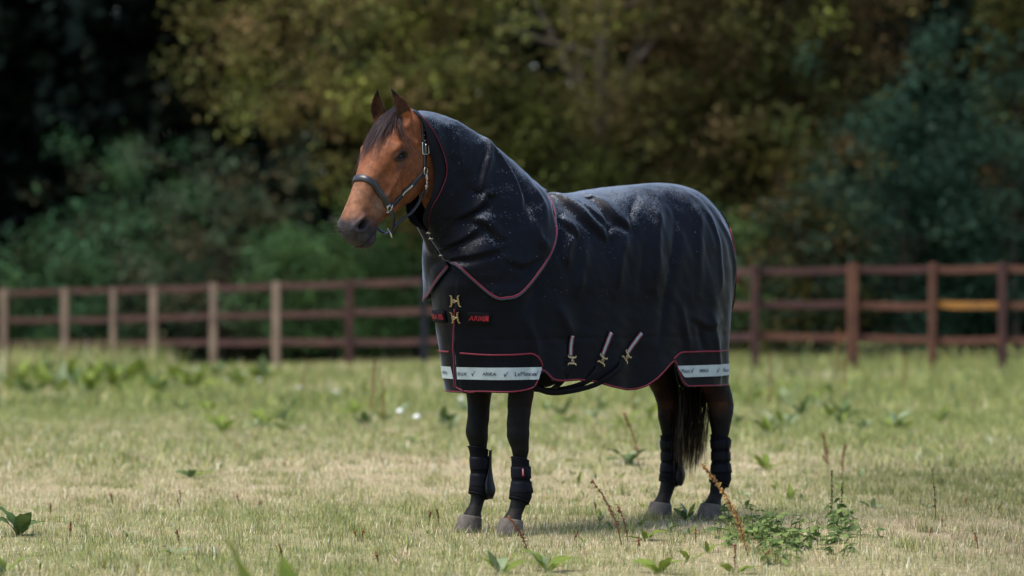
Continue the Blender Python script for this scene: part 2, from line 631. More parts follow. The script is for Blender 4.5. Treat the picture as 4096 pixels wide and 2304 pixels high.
HEAD = [
    (-0.05, [(0, -.020), (.03, -.024), (.055, -.04), (.072, -.08), (.078, -.12), (.074, -.17), (.06, -.21), (.035, -.235), (0, -.24)]),
    (0.00, [(0, .000), (.035, -.004), (.064, -.022), (.084, -.065), (.088, -.115), (.083, -.17), (.070, -.215), (.042, -.245), (0, -.25)]),
    (0.05, [(0, .020), (.035, .016), (.068, -.005), (.088, -.05), (.093, -.11), (.090, -.175), (.080, -.23), (.055, -.265), (0, -.262)]),
    (0.11, [(0, .034), (.040, .030), (.078, .010), (.098, -.038), (.099, -.10), (.095, -.175), (.084, -.245), (.060, -.288), (0, -.265)]),
    (0.17, [(0, .043), (.042, .039), (.084, .018), (.108, -.022), (.104, -.085), (.097, -.165), (.084, -.245), (.058, -.300), (0, -.265)]),
    (0.22, [(0, .046), (.042, .042), (.085, .022), (.111, -.018), (.104, -.078), (.095, -.155), (.080, -.242), (.054, -.302), (0, -.265)]),
    (0.28, [(0, .043), (.038, .039), (.073, .020), (.096, -.018), (.096, -.070), (.090, -.145), (.076, -.232), (.050, -.294), (0, -.258)]),
    (0.34, [(0, .038), (.034, .034), (.061, .016), (.078, -.018), (.086, -.066), (.083, -.132), (.068, -.212), (.044, -.270), (0, -.245)]),
    (0.41, [(0, .032), (.030, .028), (.052, .008), (.065, -.022), (.071, -.064), (.068, -.120), (.055, -.180), (.034, -.228), (0, -.218)]),
    (0.48, [(0, .026), (.028, .022), (.047, .003), (.057, -.022), (.061, -.058), (.059, -.102), (.048, -.150), (.030, -.186), (0, -.188)]),
    (0.54, [(0, .021), (.027, .017), (.048, .000), (.059, -.024), (.062, -.056), (.059, -.098), (.049, -.140), (.030, -.170), (0, -.175)]),
    (0.59, [(0, .012), (.031, .009), (.056, -.006), (.067, -.032), (.066, -.062), (.061, -.104), (.052, -.145), (.034, -.178), (0, -.186)]),
    (0.625, [(0, .000), (.031, -.003), (.054, -.018), (.063, -.042), (.062, -.072), (.056, -.108), (.048, -.147), (.034, -.180), (0, -.188)]),
    (0.655, [(0, -.020), (.027, -.022), (.046, -.036), (.053, -.056), (.052, -.082), (.048, -.110), (.040, -.140), (.026, -.166), (0, -.172)]),
    (0.672, [(0, -.045), (.018, -.046), (.031, -.056), (.036, -.070), (.036, -.088), (.034, -.106), (.027, -.126), (.015, -.142), (0, -.146)]),
    (0.678, [(0, -.065), (.008, -.066), (.015, -.072), (.018, -.080), (.018, -.090), (.016, -.100), (.012, -.110), (.007, -.116), (0, -.118)]),
]


def head_mesh():
    ts = np.array([h[0] for h in HEAD])
    S = np.array([h[1] for h in HEAD], dtype=float)          # stations x 9 x 2
    # densify along the head
    comb = np.concatenate([np.repeat(ts[:, None, None], 9, 1), S], axis=2)  # t,u,v
    dense = catmull(comb.reshape(len(ts), -1), 60).reshape(60, 9, 3)
    rings = []
    for st in dense:
        half = catmull(st, 25)
        half[:, 1] = np.maximum(half[:, 1], 0)
        mir = half[-2:0:-1].copy()
        mir[:, 1] *= -1
        full = np.concatenate([half, mir])
        rings.append(hd(full[:, 0], full[:, 1], full[:, 2]))
    return loft(rings)


def limb(st, n=20, k=40):
    """stations: x, y, z, rx, ry (ring in the horizontal plane)"""
    st = catmull(np.asarray(st, float), k)
    a = np.linspace(0, 2 * np.pi, n, endpoint=False)
    R = [[(s[0] + s[3] * math.cos(q), s[1] + s[4] * math.sin(q), s[2]) for q in a] for s in st]
    return loft(R)


def barrel(st, n=28, k=40):
    """stations: x, z, ry, rz (ring in the YZ plane)"""
    st = catmull(np.asarray(st, float), k)
    a = np.linspace(0, 2 * np.pi, n, endpoint=False)
    R = [[(s[0], s[2] * math.cos(q), s[1] + s[3] * math.sin(q)) for q in a] for s in st]
    return loft(R)


def neck_mesh():
    st = catmull([(-0.12, 1.36, .34, .18), (0.04, 1.48, .27, .15), (0.20, 1.60, .215, .12), (0.33, 1.73, .165, .10), (0.45, 1.83, .135, .088), (0.56, 1.90, .11, .078)], 24)
    ax = np.gradient(st[:, :2], axis=0)
    R = []
    a = np.linspace(0, 2 * np.pi, 24, endpoint=False)
    for s, t in zip(st, ax):
        t = t / np.linalg.norm(t)
        up = np.array([-t[1], t[0]])
        R.append([(s[0] + up[0] * s[2] * math.sin(q), s[3] * math.cos(q), s[1] + up[1] * s[2] * math.sin(q)) for q in a])
    return loft(R)


FORE = {1: (0.0, 0.146), -1: (0.005, -0.147)}
HIND = {1: (-1.435, 0.085), -1: (-1.305, -0.150)}


def fore_leg(s):
    hx, hy = FORE[s]
    st = [(-.10, .02, 1.15, .13, .085), (-.06, .01, .95, .105, .078), (-.03, 0, .80, .080, .066), (-.015, 0, .68, .066, .058),
          (-.005, 0, .58, .057, .052), (.000, 0, .525, .056, .053), (.004, 0, .48, .058, .055), (-.002, 0, .43, .047, .046),
          (-.010, 0, .38, .038, .034), (-.014, 0, .31, .035, .031), (-.016, 0, .245, .037, .033), (-.016, 0, .20, .047, .039),
          (-.004, 0, .16, .041, .036), (.016, 0, .12, .036, .035), (.034, 0, .09, .042, .043), (.042, 0, .068, .052, .052), (.042, 0, .055, .050, .050)]
    k = -1 if s < 0 else 1
    return [(hx - .03 + a, hy + b * k, c, d, e) for a, b, c, d, e in st]


def hind_leg(s):
    hx, hy = HIND[s]
    st = [(.14, .03, 1.30, .24, .12), (.15, .03, 1.10, .22, .11), (.13, .015, .95, .160, .088), (.085, .005, .82, .130, .080), (.035, 0, .72, .100, .068),
          (-.016, 0, .635, .084, .058), (-.036, 0, .58, .079, .056), (-.034, 0, .52, .067, .052), (-.034, 0, .45, .050, .043),
          (-.034, 0, .37, .039, .034), (-.036, 0, .28, .039, .033), (-.036, 0, .215, .048, .040), (-.020, 0, .165, .042, .037),
          (.002, 0, .12, .037, .036), (.022, 0, .09, .043, .044), (.030, 0, .068, .052, .052), (.030, 0, .055, .050, .050)]
    k = -1 if s < 0 else 1
    return [(hx - .01 + a, hy + b * k, c, d, e) for a, b, c, d, e in st]


def ear_mesh(s):
    """pricked ear: crescent section, hollow towards the front"""
    base = hd(0.056, 0.072 * s, -0.032)
    tip = hd(-0.050, 0.058 * s, 0.124)
    ax = tip - base
    Lr = np.linalg.norm(ax)
    ax /= Lr
    fw = ET * 0.80 + EU * (0.42 + 0.12 * s) + EV * 0.10
    fw -= ax * np.dot(fw, ax)
    fw /= np.linalg.norm(fw)
    sd_ = np.cross(ax, fw)
    R = []
    prof = [(-.12, .026, .024), (0, .029, .028), (.15, .035, .031), (.32, .0375, .030), (.5, .0345, .025), (.68, .027, .018), (.82, .0165, .012), (.93, .009, .008), (1.03, .004, .004)]
    for f, w_, dp in catmull(prof, 22):
        c = base + ax * (f * Lr)
        # tips curve towards the middle and forward
        c = c - EU * s * 0.016 * max(f - .45, 0) ** 1.5 * 2.2 + fw * 0.010 * f * f + EU * s * 0.014 * math.sin(math.pi * min(max(f, 0), 1))
        hol = 0.82 * sstep(0.02, 0.2, f) * (1 - sstep(0.80, 1.0, f))
        ring = []
        for q in np.linspace(0, 2 * np.pi, 24, endpoint=False):
            xx = math.cos(q) * w_
            yy = math.sin(q) * dp
            if yy > 0:                       # the front side is drawn in
                yy = yy * (1 - 1.9 * hol * (1 - (xx / w_) ** 2) ** 0.6)
            ring.append(c + sd_ * xx + fw * yy)
        R.append(ring)
    return loft(R)


def build_body():
    mb = MB()
    mb.put(*head_mesh())
    mb.put(*neck_mesh())
    mb.put(*barrel([(.24, 1.22, .12, .14), (.17, 1.21, .185, .22), (.06, 1.20, .225, .28), (-.15, 1.20, .25, .33), (-.45, 1.18, .28, .34), (-.75, 1.19, .29, .35),
                    (-1.0, 1.25, .285, .37), (-1.2, 1.28, .265, .35), (-1.36, 1.26, .21, .29), (-1.46, 1.24, .13, .20), (-1.49, 1.23, .05, .08)]))
    for s in (1, -1):
        mb.put(*limb(fore_leg(s)))
        mb.put(*limb(hind_leg(s)))
        mb.put(*ear_mesh(s))
    me = mb.mesh('body_raw')
    o = bpy.data.objects.new('body_raw', me)
    col.objects.link(o)
    r = o.modifiers.new('r', 'REMESH')
    r.mode = 'VOXEL'
    r.voxel_size = 0.0062
    sm = o.modifiers.new('s', 'SMOOTH')
    sm.factor = 0.5
    sm.iterations = 4
    dg = bpy.context.evaluated_depsgraph_get()
    ev = o.evaluated_get(dg)
    out = bpy.data.meshes.new_from_object(ev)
    bpy.data.objects.remove(o)
    return out


body_me = build_body()
nv = len(body_me.vertices)
V = np.zeros(nv * 3)
body_me.vertices.foreach_get('co', V)
V = V.reshape(-1, 3)


def vnormals(me):
    n = np.zeros(len(me.vertices) * 3)
    me.vertices.foreach_get('normal', n)
    return n.reshape(-1, 3)


N = vnormals(body_me)
T_, U_, V_ = to_head(V)
ishead = (T_ > -0.06) & (T_ < 0.75) & (np.abs(U_) < 0.16) & (V_ > -0.36) & (V_ < 0.06) & (V[:, 0] > 0.42)
aU = np.abs(U_)


def seg_dist(p, a, b):
    """distance of 2-D points to a segment and the position along it"""
    a, b = np.asarray(a, float), np.asarray(b, float)
    d = b - a
    t = np.clip(((p - a) @ d) / (d @ d), 0, 1)
    return np.linalg.norm(p - a - t[:, None] * d, axis=1), t


D = np.zeros(nv)
TV = np.stack([T_, V_], -1)
lat = sstep(0.015, 0.045, aU)                       # only the sides of the face
# facial crest
d_, t_ = seg_dist(TV, (.25, -.085), (.405, -.100))
D += lat * 0.0105 * np.exp(-(d_ / .013) ** 2)
# hollow below the crest and in front of it
D -= lat * 0.009 * np.exp(-((T_ - .43) / .05) ** 2 - ((V_ + .055) / .035) ** 2)
D -= lat * 0.011 * np.exp(-((T_ - .36) / .06) ** 2 - ((V_ + .035) / .022) ** 2)
# brow, temple hollow, bump of the jaw joint
D += lat * 0.012 * np.exp(-((T_ - .195) / .035) ** 2 - ((V_ + .010) / .016) ** 2)
D -= lat * 0.014 * np.exp(-((T_ - .125) / .028) ** 2 - ((V_ + .018) / .018) ** 2)
D += lat * 0.012 * np.exp(-((T_ - .100) / .018) ** 2 - ((V_ + .105) / .016) ** 2)
D -= lat * 0.005 * np.exp(-((T_ - .125) / .016) ** 2 - ((V_ + .085) / .03) ** 2)
# round cheek
D += lat * 0.007 * np.exp(-((T_ - .20) / .09) ** 2 - ((V_ + .205) / .06) ** 2)
d_, t_ = seg_dist(TV, (.30, -.135), (.36, -.285))
D -= lat * 0.007 * np.exp(-(d_ / .016) ** 2)
# vein on the cheek
for q0, q1 in (((.345, -.115), (.395, -.135)), ((.395, -.135), (.42, -.120)), ((.395, -.135), (.40, -.175))):
    d_, t_ = seg_dist(TV, q0, q1)
    D += lat * 0.0055 * np.exp(-(d_ / .006) ** 2)
# nostril: rim and hollow (comma shape)
NT, NV = 0.606, -0.046
ca, sa = math.cos(0.22), math.sin(0.22)
na = (T_ - NT) * ca + (V_ - NV) * sa
nb = -(T_ - NT) * sa + (V_ - NV) * ca
ne = np.sqrt((na / 0.0310) ** 2 + ((nb - 6 * na * na) / 0.0200) ** 2)
nl_ = sstep(0.028, 0.042, aU)
D += nl_ * 0.0095 * np.exp(-((ne - 1.35) / 0.34) ** 2)
D -= nl_ * 0.032 * (1 - sstep(0.35, 1.05, ne))
D -= nl_ * 0.004 * np.exp(-((T_ - .545) / .03) ** 2 - ((V_ + .05) / .03) ** 2)
# mouth
mo = np.array([(.69, -.118), (.655, -.132), (.62, -.140), (.585, -.142), (.552, -.150)])
dm = np.min([seg_dist(TV, mo[i], mo[i + 1])[0] for i in range(4)], axis=0)
D -= 0.0085 * np.exp(-(dm / .0058) ** 2) * (T_ > .53)
# fuller upper lip and chin
D += 0.005 * np.exp(-((T_ - .645) / .03) ** 2 - ((V_ + .105) / .018) ** 2)
D += 0.006 * np.exp(-((T_ - .61) / .03) ** 2 - ((V_ + .172) / .018) ** 2)
# eye opening with lids
EYT, EYV = 0.214, -0.052
ca, sa = math.cos(0.72), math.sin(0.72)
ea = (T_ - EYT) * ca + (V_ - EYV) * sa
eb = -(T_ - EYT) * sa + (V_ - EYV) * ca
ee = np.sqrt((ea / 0.0260) ** 2 + (np.where(eb > 0, eb / 0.0150, eb / 0.0125)) ** 2)
el_ = sstep(0.06, 0.08, aU)
D += el_ * (0.0062 * np.exp(-((ee - 1.45) / 0.30) ** 2) * np.where(eb > 0, 1.25, 0.8))
D -= el_ * 0.017 * (1 - sstep(0.75, 1.12, ee))
D -= el_ * 0.0035 * np.exp(-((ee - 2.15) / 0.35) ** 2)
D *= ishead * np.where(ee < 2.6, 1.0, np.where(T_ < .5, 1.4, 1.0))
V2 = V + N * D[:, None]
# knees, hocks, tendons
legz = V[:, 2] < 0.75
nzl = SinNoise(9, 3, 3, 6.0, 2.0, 0.5)
V2 = V2 + N * (np.where(legz, 0.0022, 0.0010) * nzl(V) * (~ishead | (T_ < .55)))[:, None]

# coat colours
BAY = np.array([0.146, 0.050, 0.0205])
LIGHTBAY = np.array([0.205, 0.104, 0.060])
BLACK = np.array([0.0028, 0.0026, 0.0028])
MUZ = np.array([0.030, 0.026, 0.029])
cn = SinNoise(13, 3, 4, 5.0, 2.0, 0.55)(V)
C = np.repeat(BAY[None], nv, 0)
C = C * (1 + 0.10 * cn[:, None])
# lighter down the nose and around the muzzle edge
k = (ishead * sstep(.26, .5, T_) * sstep(-.07, .01, V_) * 0.55)[:, None]
C = C * (1 - k) + LIGHTBAY * k
k = (ishead * np.exp(-((T_ - .47) / .05) ** 2 - ((V_ + .10) / .05) ** 2) * 0.6)[:, None]
C = C * (1 - k) + np.array([.17, .12, .088]) * k
# dark muzzle
mzt = .556 + .014 * cn + 0.05 * sstep(-.03, .02, V_) - .028 * sstep(-.09, -.14, V_)
k = (ishead * sstep(mzt - .055, mzt + .050, T_))[:, None]
C = C * (1 - k) + MUZ * (1 + .18 * cn[:, None]) * k
k = (ishead * nl_ * (1 - sstep(.5, 1.2, ne)))[:, None]
C = C * (1 - k) + np.array([.008, .006, .007]) * k
k = (ishead * np.exp(-(dm / .006) ** 2) * (T_ > .53))[:, None]
C = C * (1 - .8 * k) + np.array([.010, .008, .009]) * .8 * k
# dark skin around the eye
k = (ishead * el_ * (1 - sstep(1.35, 2.7, ee)) * .95)[:, None]
C = C * (1 - k) + np.array([.020, .014, .013]) * k
k = (ishead * el_ * np.exp(-((T_ - .245) / .035) ** 2 - ((V_ + .075) / .026) ** 2) * .55)[:, None]
C = C * (1 - k) + np.array([.055, .035, .028]) * k
# darker towards the jaw edge and throat
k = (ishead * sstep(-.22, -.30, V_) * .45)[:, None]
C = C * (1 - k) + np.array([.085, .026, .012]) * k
# ears: dark tips and rims
for s in (1, -1):
    eb0 = hd(0.056, 0.072 * s, -0.032)
    et0 = hd(-0.050, 0.058 * s, 0.124)
    axv = (et0 - eb0) / np.linalg.norm(et0 - eb0)
    f = ((V - eb0) @ axv) / np.linalg.norm(et0 - eb0)
    inear = (f > .16) & (np.linalg.norm(V - eb0 - np.outer((V - eb0) @ axv, axv), axis=1) < .065) & (V_ > 0.015) & (U_ * s > 0)
    fw = ET * 0.80 + EU * (0.42 + 0.12 * s) + EV * 0.10
    fw = fw - axv * np.dot(fw, axv)
    fw /= np.linalg.norm(fw)
    front = sstep(-.05, .45, N @ fw)
    C[inear] = np.array([.120, .044, .021])
    k = (inear * front * (1 - .25 * sstep(.35, .0, f)))[:, None]
    C = C * (1 - k * .8) + np.array([.030, .016, .011]) * k * .8
    sdv = np.cross(axv, fw)
    rim = np.abs((V - eb0 - np.outer((V - eb0) @ axv, axv)) @ sdv)
    k = (inear * sstep(.72, .95, f) * .95)[:, None]
    C = C * (1 - k) + np.array([.008, .006, .006]) * k
# black legs, reddish above at the back of the forearm and on the gaskin
fz = V[:, 2]
kb = 1 - sstep(.74, .95, fz + .05 * cn)
rear_red = np.zeros(nv)
for s in (1, -1):
    hx, hy = FORE[s]
    rear_red += np.exp(-((V[:, 0] - hx + .10) / .06) ** 2 - ((fz - .68) / .08) ** 2 - ((V[:, 1] - hy) / .1) ** 2)
    hx, hy = HIND[s]
    rear_red += .9 * np.exp(-((V[:, 0] - hx - .12) / .07) ** 2 - ((fz - .66) / .10) ** 2 - ((V[:, 1] - hy) / .1) ** 2)
    rear_red += .5 * np.exp(-((V[:, 0] - hx + .01) / .05) ** 2 - ((fz - .60) / .06) ** 2 - ((V[:, 1] - hy - .04) / .05) ** 2)
kb = np.clip(kb - .50 * rear_red, 0, 1)[:, None]
C = C * (1 - kb) + BLACK * kb
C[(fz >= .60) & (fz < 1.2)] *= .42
# dusty pasterns
k = ((fz < .13) * .35 * (1 + .4 * cn))[:, None]
C = C * (1 - k) + np.array([.035, .028, .024]) * k
C = np.clip(C, .004, .6)
lp = np.zeros(len(body_me.loops), dtype=np.int32)
body_me.loops.foreach_get('vertex_index', lp)
ls = np.zeros(len(body_me.polygons), dtype=np.int32)
body_me.polygons.foreach_get('loop_start', ls)
body_me2 = mesh_np('body', V2, loops=lp, starts=ls, cols=C)
body = add('body', body_me2, 'coat', horse)
body_bvh = bvh_of(body_me2)

# eyes
for s in (1, -1):
    pt, n_ = snap([hd(EYT, .13 * s, EYV)], body_bvh, 0.0)
    surf = hd(EYT, (0.1055) * s, EYV)
    cen = hd(EYT + .001, 0.0800 * s, EYV - .001)
    mb = MB()
    rings = []
    for a in np.linspace(0.02, math.pi - 0.02, 14):
        rings.append([cen + 0.0235 * (math.cos(a) * EU * s + math.sin(a) * (math.cos(b) * ET * 1.05 + math.sin(b) * EV)) for b in np.linspace(0, 2 * math.pi, 20, endpoint=False)])
    mb.put(*loft(rings))
    mb.obj('eyeball', 'eye_ball', horse)

# hooves
for (hx, hy), fr in ((FORE[1], 1), (FORE[-1], 1), (HIND[1], 0), (HIND[-1], 0)):
    ox = 0.012 if fr else 0.020
    rings = []
    for z, cx, rx, ry in ((.078, ox, .052, .053), (.070, ox + .002, .057, .057), (.052, ox + .007, .061, .0595), (.025, ox + .015, .068, .063), (.006, ox + .020, .0725, .065), (-.006, ox + .021, .0735, .0655)):
        ring = []
        for q in np.linspace(0, 2 * np.pi, 28, endpoint=False):
            c, s_ = math.cos(q), math.sin(q)
            r = 1 - .10 * max(-c, 0) ** 2          # flatter heel
            zz = z + (0.010 * c if z > .05 else 0)
            ring.append((hx + cx + rx * c * r, hy + ry * s_, zz))
        rings.append(ring)
    mb = MB()
    mb.put(*loft(rings))
    mb.obj('hoof', 'hoof_horn', horse)


# ---- hair
def strand(P, w0, w1, wn):
    """thin ribbon along P, width w0 -> w1, width direction wn"""
    P = np.asarray(P)
    k = len(P)
    ws = np.linspace(w0, w1, k)[:, None] * wn / 2
    v = np.empty((k * 2, 3))
    v[0::2] = P - ws
    v[1::2] = P + ws
    f = [(2 * i, 2 * i + 1, 2 * i + 3, 2 * i + 2) for i in range(k - 1)]
    return v, f


g = np.random.default_rng(5)
mb = MB()
hc = []
locks = [(g.normal(-.006, .024), g.uniform(-.035, .03), g.uniform(.13, .29), g.normal(-.045, .05), g.uniform(.003, .016), g.normal(0, .012), g.uniform(.55, 1.6)) for _ in range(64)]
for i in range(1000):
    # forelock from between the ears, in wet locks swept down and a little to the right side of the face
    L_ = locks[i % 64]
    stray = g.random() < .12
    u0 = L_[0] + g.normal(0, .0035)
    t0 = L_[1] + g.normal(0, .004)
    ln = L_[2] * g.uniform(.82, 1.08) * (1.12 if stray else 1)
    swing = L_[3] + u0 * 1.1 + g.normal(0, .030 if stray else .006)
    lift = L_[4] + g.uniform(0, .006)
    pts = []
    cur = L_[5] + g.normal(0, .012 if stray else .003)
    for f in np.linspace(0, 1, 8):
        t = t0 + ln * f ** .9
        u = u0 + swing * f ** 1.4 + cur * math.sin(f * 3.1)
        # follow the dorsal outline
        vd = np.interp(t, [-.05, 0, .05, .11, .17, .22, .28], [-.02, 0, .02, .034, .043, .046, .043]) - 1.9 * max(abs(u) - .03, 0) ** 1.35
        pts.append(hd(t, u, vd + lift * (1 - .45 * f) + .012 * math.sin(f * math.pi)))
    wn = EU + g.normal(0, .3, 3)
    wn /= np.linalg.norm(wn)
    v, f = strand(pts, .0042, .0008, wn)
    mb.put(v, f)
    base = np.array([.0150, .0095, .0110]) * L_[6] * g.uniform(.7, 1.3)
    tipc = np.array([.050, .028, .026]) * g.uniform(.6, 1.5)
    for q in np.linspace(0, 1, 8):
        hc += [base * (1 - q ** 2) + tipc * q ** 2] * 2
o = add('forelock', mb.mesh('forelock', True, np.array(hc)), 'forelock_hair', horse)

mb = MB()
for i in range(70):
    s = 1 if g.random() < .55 else -1
    kind = g.random()
    if kind < .55:
        p0 = hd(g.uniform(.61, .67), g.uniform(.0, .05) * s, g.uniform(-.185, -.12))
        dr = ET * .7 - EV * .75 + g.normal(0, .35, 3)
        ln = g.uniform(.02, .05)
    elif kind < .85:
        p0 = hd(g.uniform(.56, .66), g.uniform(.0, .06) * s, g.uniform(-.06, .005))
        dr = EV * .9 + ET * .4 + EU * .5 * s + g.normal(0, .3, 3)
        ln = g.uniform(.03, .07)
    else:
        p0 = hd(g.uniform(.19, .26), .10 * s, g.uniform(-.08, .0))
        dr = EU * s + EV * .4 + g.normal(0, .3, 3)
        ln = g.uniform(.03, .06)
    q, n_ = snap([p0], body_bvh, 0)
    dr /= np.linalg.norm(dr)
    P = [q[0] + dr * ln * f + np.array([0, 0, -.012]) * f * f for f in np.linspace(0, 1, 5)]
    mb.put(*strand(P, .0012, .0006, np.array([.3, .5, .8])))
mb.obj('whiskers', 'whisker_hair', horse)['kind'] = 'stuff'

mb = MB()
hc = []
for i in range(1300):
    rr = g.random() ** .5
    an = g.uniform(0, 2 * math.pi)
    bx, by = .042 * rr * math.cos(an), .040 * rr * math.sin(an)
    zt = .185 + abs(g.normal(0, .09)) + .10 * rr
    if i > 1265:
        zt = g.uniform(.15, .35)
    pts = []
    sp = 1.5 if i < 1250 else 2.4
    wob = g.normal(0, .012)
    for f in np.linspace(0, 1, 9):
        z = 1.18 * (1 - f) + zt * f
        cx = np.interp(f, [0, .2, .5, 1], [-1.56, -1.52, -1.40, -1.365])
        ex = (1 + (sp - 1) * math.sin(f * math.pi * .75))
        pts.append((cx + bx * ex * 1.25 + wob * f * f, by * ex * 1.4 - .03 * f + wob * math.sin(5 * f), z))
    wn = np.array([.7, .7, 0]) + g.normal(0, .4, 3)
    wn /= np.linalg.norm(wn)
    mb.put(*strand(pts, .005, .0016, wn))
    base = np.array([.007, .005, .005]) * g.uniform(.6, 1.4)
    tipc = np.array([.075, .042, .025]) * g.uniform(.3, 1.5)
    for q in np.linspace(0, 1, 9):
        kk = max(0, (q - .72) / .28) ** 1.3
        hc += [base * (1 - kk) + tipc * kk] * 2
add('tail', mb.mesh('tail', True, np.array(hc)), 'tail_hair', horse)
# loose hairs beside the hind legs and feathers behind the fetlocks
mb = MB()
for (hx, hy), n in ((FORE[1], 26), (FORE[-1], 26), (HIND[1], 20), (HIND[-1], 20)):
    for i in range(n):
        p0 = np.array([hx - .075 + g.normal(0, .008), hy + g.normal(0, .018), .165 + g.normal(0, .012)])
        ln = g.uniform(.03, .075)
        P = [p0 + np.array([-.02 * f, 0, -ln * f]) + np.array([.012, 0, 0]) * f * f + g.normal(0, .001, 3) for f in np.linspace(0, 1, 5)]
        mb.put(*strand(P, .003, .001, np.array([0.5, .8, 0])))
mb.obj('fetlock_hair', 'forelock_hair', horse)['kind'] = 'stuff'

# ================================================================== THE RUG
rug = root('horse_rug', 'dark navy waterproof horse rug with red piping and pale lettered reflective strips', 'horse rug', tuple(HO), HRZ)
ZM = 1.22
XR = -1.10


def top_z(x):
    return np.interp(x, [-1.25, -1.10, -.96, -.82, -.68, -.52, -.36, -.2, 0, .2], [1.712, 1.712, 1.702, 1.692, 1.676, 1.650, 1.648, 1.63, 1.58, 1.5])


def wid(x):
    return np.interp(x, [-1.1, -.8, -.5, -.2, 0], [.325, .335, .328, .305, .280])


def fshape(z, T):
    q = np.clip((z - ZM) / (T - ZM), 0, 1)
    return np.where(z > ZM, (1 - q ** 2.5) ** 0.40, 1.0)


def a_front(z):
    return np.interp(z, [.66, .9, 1.06, 1.2, 1.35, 1.6], [.185, .245, .295, .325, .325, .30])


def b_front(z):
    return np.interp(z, [.66, .9, 1.22], [.268, .280, .285])


def a_rear(z):
    return np.interp(z, [.66, .8, 1.0, 1.27, 1.6], [.405, .415, .430, .463, .465])


def rug_col(kind, par, z, off=0.0):
    """point of the undraped rug: kind 'side' (par = X), 'rear'/'front' (par = angle from forward)"""
    if kind == 'side':
        T = top_z(par)
        return np.array([par, wid(par) * fshape(z, T) * (1 - .03 * sstep(ZM, .68, z)) + off, z])
    if kind == 'rear':
        T = top_z(XR)
        a, b = a_rear(z), wid(XR) * (1 - .03 * sstep(ZM, .68, z))
        r = 1 / math.sqrt((math.cos(par) / a) ** 2 + (math.sin(par) / b) ** 2) * fshape(z, T) + off
        return np.array([XR + r * math.cos(par), r * math.sin(par), z])
    T = top_z(0.0)
    if kind == 'frontL':        # the chest closure leans: its edge moves to the left with height
        par = par + math.radians(np.interp(z, [.70, 1.06, 1.25, 1.4], [2, 26, 30, 0])) * float(sstep(1.5, -.24, par))
    a, b = a_front(z), b_front(z)
    r = 1 / math.sqrt((math.cos(par) / a) ** 2 + (math.sin(par) / b) ** 2) * fshape(z, T) + off
    return np.array([r * math.cos(par), r * math.sin(par), z])


# left half of the plan: (kind, parameter) from the chest closure to the tail
LEFT = [('frontL', math.radians(b)) for b in np.linspace(-14, 88, 30)] + [('side', x) for x in np.linspace(-.01, XR + .01, 118)] + [('rear', math.radians(a)) for a in np.linspace(91, 160, 44)]
CAPR = [('rear', math.radians(a)) for a in np.linspace(160, 200, 16)]
arcP = np.array([rug_col(k, p, .80) for k, p in LEFT])
ARC = np.concatenate([[0], np.cumsum(np.linalg.norm(np.diff(arcP[:, :2], axis=0), axis=1))])


def hem_z(P):
    """hem height along the plan, by local X on the sides"""
    x, y = P[0], P[1]
    if x > -.045:
        z = .690 + .012 * sstep(.10, -.02, x)
        z = z + .10 * max(0, (0.0 - x) / .045) ** 2.2 if x < 0 else z
        return z
    return float(np.interp(x, [-1.60, -1.02, -.985, -.95, -.915, -.87, -.78, -.72, -.66, -.60, -.50, -.40, -.28, -.17, -.12, -.085, -.045],
                           [.686, .692, .708, .755, .828, .800, .733, .702, .688, .686, .702, .728, .742, .738, .745, .780, .80]))


def col_rows(kind, par, hem, nd=46, nh=52, off=0.0):
    T = top_z(par) if kind == 'side' else top_z(XR if kind == 'rear' else 0.0)
    ps = np.linspace(0.0, math.pi / 2, nd)
    rows = []
    for p in ps:
        z = ZM + (T - ZM) * math.cos(p) ** (2 / 2.5)
        rows.append(rug_col(kind, par, min(z, T - 1e-7), off * sstep(0, .5, p)))
    for z in np.linspace(ZM, hem, nh)[1:]:
        rows.append(rug_col(kind, par, z, off))
    return np.array(rows)


